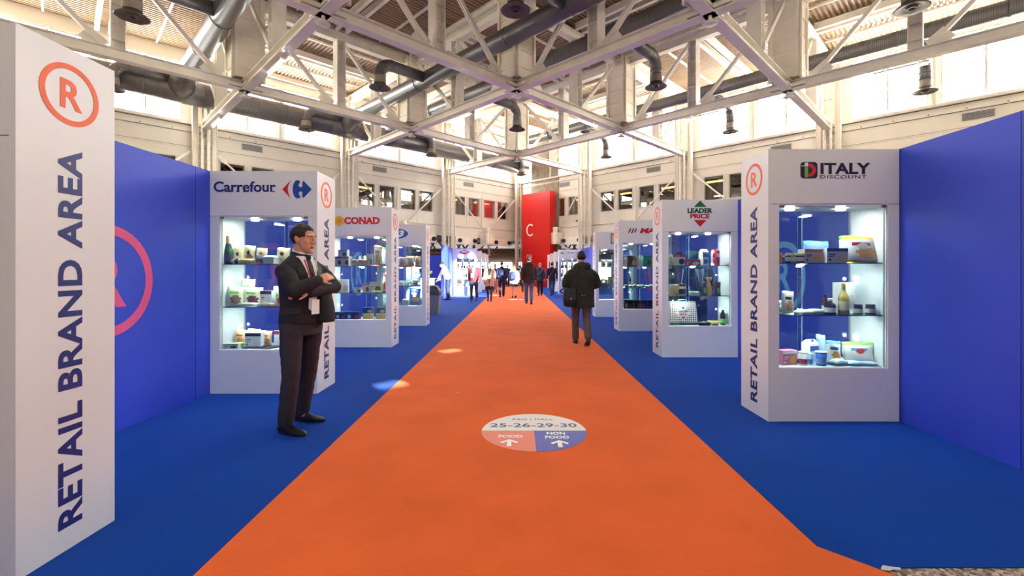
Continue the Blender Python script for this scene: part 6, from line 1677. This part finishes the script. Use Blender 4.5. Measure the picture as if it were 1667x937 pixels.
# -- man with crossed arms, left foreground
arms = [[(.165, -.005, 1.365), (.205, .165, 1.185), (.02, .235, 1.265), (-.85, .05, .30), (0, .75, .6), .30, 1],
        [(-.165, -.005, 1.365), (-.235, .115, 1.20), (.09, .185, 1.165), (.93, -.34, -.05), (0, .5, .9), .35, 1]]
legs = [[(.10, 0, .92), (.125, .025, .49), (.150, -.005, .085)], [(-.10, -.01, .92), (-.115, -.06, .49), (-.125, -.155, .085)]]
e, T, up = person('man in a dark suit and tie standing with crossed arms before the left showcase', -1.885, 4.0, -27, H=1.80, skin=(205, 148, 120), hair=(44, 32, 28), jacket=(36, 34, 40), hem=.90, bulk=1.04, head_wide=1.07, head_z=1.604,
    trousers=(46, 38, 48), shoes=(20, 18, 20), pose='stand', arms=arms, legs=legs, voxel=.0065, shirt=(236, 232, 236), tie=(30, 28, 40), head_yaw=15, head_pitch=-3, fold=.0035, collar=(240, 238, 240), split=1.10, feet_turn=(.10, .35), jacket_name='suit_jacket', group=None)
strap(e, [(.055, .10, 1.43), (.050, .135, 1.36), (.030, .150, 1.27)], .006, (206, 60, 70), 'lanyard')
strap(e, [(-.055, .10, 1.43), (-.04, .135, 1.36), (-.0, .150, 1.27)], .006, (226, 220, 226), 'lanyard')
badge(e, (.0, .165, 1.10), wd=.075, ht=.12)
m = MB(); m.prism([(-.075, 0), (.075, .012), (.075, -.035), (-.075, -.048)], (.172, .078, 1.03), Vector((-.55, .83, 0)).normalized(), ZAX, -.008); part(m, 'pocket_flap', mat((42, 40, 46), .75, var=.1), e)
JK = mat((36, 34, 40), .75, var=.1, scale=12, spec=.3)
vx = lambda z: .088 * (z - 1.10) / .37
for sg in (-1, 1):
    front_strip(e, 'lapel', (lambda z, sg=sg: sg * vx(z) - (.006 if sg > 0 else .006 + .05 * min(1, max(0, (1.42 - z) / .06)))), (lambda z, sg=sg: sg * vx(z) + (.006 if sg < 0 else .006 + .05 * min(1, max(0, (1.42 - z) / .06)))), 1.235, 1.455, mat((30, 29, 34), .6, var=.08, scale=12), off=.005)
front_strip(e, 'tie', lambda z: -.018 - .02 * max(0, (1.43 - z)) , lambda z: .018 + .02 * max(0, (1.43 - z)), 1.24, 1.44, mat((28, 27, 38), .5, var=.1), off=.006)
m = MB(); m.ellipsoid((0, .090, 1.452), (.015, .013, .017), 12, 8); part(m, 'tie_knot', mat((28, 27, 38), .5), e)
m = MB()   # open left front of the jacket hanging forward
m.rings([[Vector(p) for p in ((-.195, .05 * 1, z), (-.205, .10 + dy, z), (-.17, .16 + dy, z), (-.09, .165 + dy * .8, z), (-.05, .145 + dy * .4, z), (-.06, .115, z), (-.12, .10, z))] for z, dy in ((.90, .035), (.93, .045), (1.02, .04), (1.10, .015), (1.15, .0))])
part(m, 'jacket_front', JK, e)
m = MB(); m.prism([(-.035, 0), (.03, 0), (.0, -.13), (-.04, -.09)], (.015, .158, 1.12), Vector((-1, .2, 0)).normalized(), ZAX, -.004); part(m, 'shirt_front', mat((238, 234, 238), .8), e)

# -- man in the parka, right of the runner
arms = [[(.205, -.01, 1.40), (.300, .015, 1.13), (.17, .27, 1.04), (-.3, .9, 0), (0, 0, 1), .5], [(-.205, -.01, 1.40), (-.300, .015, 1.13), (-.17, .27, 1.04), (.3, .9, 0), (0, 0, 1), .5]]
e, T, up = person('man in a dark hooded parka seen from behind walking along the carpet edge', 1.20, 8.42, 92, H=1.73, skin=(190, 140, 116), hair=(28, 22, 22), jacket=(44, 42, 36), hem=.70, bulk=1.30,
    trousers=(92, 78, 74), shoes=(26, 24, 26), pose='walk', stride=.75, lead=-1, voxel=.008, arms=arms, hood=True, fold=.004, jacket_name='parka', head_yaw=5)
m = MB()
for x in (-.022, .022): m.ellipsoid((x, -.186, .93), (.010, .006, .010), 10, 8)
part(m, 'snap_buttons', mat((190, 186, 176), .3, .6), e)
bag = empty('shoulder_bag', (.955, 8.22, .74), .15, 'black shoulder bag hanging at the side of the man in the parka', 'bag')
bag.scale = (.80, .9, .95)
m = MB(); m.rings([[Vector((a * math.copysign(abs(math.cos(2 * math.pi * k / 20)) ** .6, math.cos(2 * math.pi * k / 20)), b * math.copysign(abs(math.sin(2 * math.pi * k / 20)) ** .6, math.sin(2 * math.pi * k / 20)), z)) for k in range(20)] for z, a, b in ((-.02, .06, .05), (.0, .13, .085), (.10, .15, .10), (.24, .14, .09), (.33, .12, .06), (.35, .09, .03))]); part(m, 'body', mat((30, 28, 34), .6, var=.2, scale=10), bag)
m = MB(); m.prism([(-.115, .12), (.115, .12), (.12, .31), (-.12, .31)], (0, -.112, 0), XAX, ZAX, -.012); part(m, 'flap', mat((40, 38, 44), .6, var=.1), bag)
m = MB(); m.box(-.012, .012, -.118, -.111, .13, .155); part(m, 'buckle', mat((196, 190, 176), .3, .7), bag)
m = MB(); limb(m, [(-.12, 0, .33), (-.20, .0, .30), (-.22, 0, .27), (-.16, 0, .25)], [.012, .014, .014, .012], 8); part(m, 'handle', mat((34, 32, 38), .6), bag)
m = MB(); limb(m, [(.10, 0, .34), (.15, -.0, .50), (.14, -.03, .66), (.20, 0, .74)], [.016, .016, .016, .016], 8); part(m, 'strap', mat((36, 34, 38), .6), bag)

# -- walkers far along the aisle
e, T, up = person('man in a red sweater and dark jacket with a white badge walking this way', -1.86, 19.9, -95, H=1.76, skin=(236, 196, 176), hair=(40, 30, 30), jacket=(112, 40, 60), hem=.86, trousers=(58, 62, 84), shoes=(36, 30, 32), stride=.75, lead=1, shirt=(232, 92, 104), split=.86)
strap(e, [(.05, .11, 1.43), (.03, .148, 1.20)], .007, (240, 240, 244), 'lanyard'); strap(e, [(-.05, .11, 1.43), (.03, .148, 1.20)], .007, (240, 240, 244), 'lanyard'); badge(e, (.04, .155, 1.20), wd=.13, ht=.17)
e, T, up = person('woman in a pale pink cape coat and black dress walking this way', -1.17, 19.7, -93, H=1.70, skin=(240, 204, 186), hair=(90, 64, 50), hair_style='long', jacket=(214, 168, 154), hem=.66, bulk=1.12, skirt=((52, 36, 42), (64, 44, 46), .52), shoes=(24, 20, 22), stride=.75, lead=-1, female=True, shirt=(40, 32, 36), split=.70, jacket_name='coat')
badge(e, (.0, .165, 1.16), wd=.11, ht=.15)
person('man in a navy suit seen from behind, left of the carpet middle', -.75, 23.0, 92, H=1.78, hair=(60, 48, 42), jacket=(36, 40, 74), hem=.80, trousers=(34, 36, 62), stride=.9, lead=1)
e, T, up = person('blonde woman in a white and navy jacket seen from behind', -.12, 22.3, 88, H=1.62, hair=(206, 140, 84), hair_style='long', jacket=(140, 150, 166), hem=.74, bulk=1.08, skirt=((40, 40, 56), (226, 180, 156), .60), shoes=(40, 36, 40), stride=.75, lead=-1, female=True)
bp_ = empty('backpack', (-.19, 22.1, 1.0), 0, 'navy backpack on the back of the blonde woman', 'backpack')
m = MB(); m.rings([[Vector((a * math.cos(2 * math.pi * k / 16), b * math.sin(2 * math.pi * k / 16), z)) for k in range(16)] for z, a, b in ((-.12, .08, .04), (-.1, .14, .07), (.12, .15, .08), (.26, .12, .06), (.30, .06, .03))]); part(m, 'body', mat((40, 46, 84), .7, var=.1), bp_)
m = MB(); m.box(-.09, .09, -.085, -.06, -.06, .10); part(m, 'pocket', mat((50, 54, 96), .7), bp_)
e, T, up = person('tall man in a dark brown quilted jacket and jeans seen from behind', .49, 18.2, 90, H=1.90, hair=(34, 28, 28), jacket=(62, 46, 46), hem=.78, bulk=1.22, trousers=(70, 104, 150), shoes=(30, 28, 32), stride=.9, lead=-1, quilt=.010, hood=True, jacket_name='quilted_jacket')
strap(e, [(-.16, -.15, 1.40), (.02, -.19, 1.15), (.20, -.13, .90)], .018, (32, 28, 30))
e, T, up = person('grey haired man in a navy jacket seen from behind', 1.24, 24.1, 90, H=1.74, hair=(170, 166, 164), jacket=(52, 66, 92), hem=.80, trousers=(30, 30, 38), stride=.75, lead=1)
strap(e, [(.16, -.13, 1.40), (.0, -.16, 1.20), (-.2, -.13, 1.08)], .02, (110, 112, 120))
e, T, up = person('man in a navy blazer with a red shoulder strap seen from behind', 1.90, 24.4, 95, H=1.76, hair=(26, 24, 28), jacket=(36, 42, 66), hem=.78, trousers=(58, 80, 120), stride=.8, lead=1)
strap(e, [(.12, -.13, 1.43), (-.02, -.155, 1.20), (-.22, -.12, .90)], .015, (180, 50, 80))
# man in white bending over the counter
arms = [[(.19, -.01, 1.41), (.24, .20, 1.22), (.16, .40, 1.06), (-.2, 1, -.1), (0, 0, 1), .4], [(-.19, -.01, 1.41), (-.24, .20, 1.22), (-.16, .40, 1.06), (.2, 1, -.1), (0, 0, 1), .4]]
person('man in a white shirt bending over the white counter', -3.12, 20.75, 178, H=1.80, skin=(232, 186, 160), hair=(44, 34, 32), jacket=(244, 244, 240), hem=.90, bulk=1.0, trousers=(38, 42, 78), shoes=(24, 22, 28), pose='stand', arms=arms, lean=.42, head_pitch=-18, jacket_name='shirt')
# distant figures under the upper floor
for i, (px, z, hgt, c, tr, hd, lab) in enumerate(((806, 27.0, 1.70, (70, 36, 44), (190, 110, 90), -90, 'person in a dark red top behind the woman in the cape coat'),
        (786, 40.0, 1.74, (30, 30, 38), (30, 30, 36), 90, 'distant person in black near the left showcases row end'),
        (826, 36.0, 1.76, (36, 34, 40), (30, 28, 34), -90, 'distant person in dark clothes left of the blonde woman'),
        (846, 38.0, 1.72, (40, 38, 44), (34, 30, 34), 90, 'distant person in dark clothes right of the blonde woman'),
        (853, 27.5, 1.74, (226, 222, 220), (60, 60, 76), 90, 'person in a pale top half hidden by the quilted jacket man'))):
    person(lab, (px - PX0) * z / F, z, hd, H=hgt, jacket=c, trousers=tr, hair=(30, 26, 26), stride=.75, lead=1 if i % 2 else -1, voxel=.016)
# two visitors looking into the triangle sign showcase from behind it
e, T, up = person('man in a dark jacket with a red lanyard behind the triangle sign showcase', 2.87, 8.10, -90, H=1.70, skin=(206, 160, 138), hair=(36, 28, 26), jacket=(38, 38, 52), trousers=(34, 34, 44), pose='stand', shirt=(60, 62, 90), split=1.1, head_pitch=-25)
strap(e, [(.06, .11, 1.43), (.02, .15, 1.10)], .010, (206, 50, 70), 'lanyard'); strap(e, [(-.06, .11, 1.43), (.0, .15, 1.10)], .010, (230, 226, 230), 'lanyard')
arms = [[(.19, -.01, 1.41), (.25, .04, 1.14), (.10, .26, 1.03), (-.6, .7, .1), (0, 0, 1), .5], [(-.19, -.01, 1.41), (-.25, .04, 1.14), (-.05, .24, 1.0), (.6, .7, .1), (0, 0, 1), .5]]
person('man in a navy suit and grey tie leaning behind the triangle sign showcase', 3.21, 8.12, -92, H=1.70, skin=(210, 166, 142), hair=(80, 66, 56), jacket=(40, 46, 70), trousers=(36, 40, 60), pose='stand', arms=arms, lean=.22, shirt=(206, 206, 214), tie=(120, 124, 136), split=1.1, head_pitch=-25)
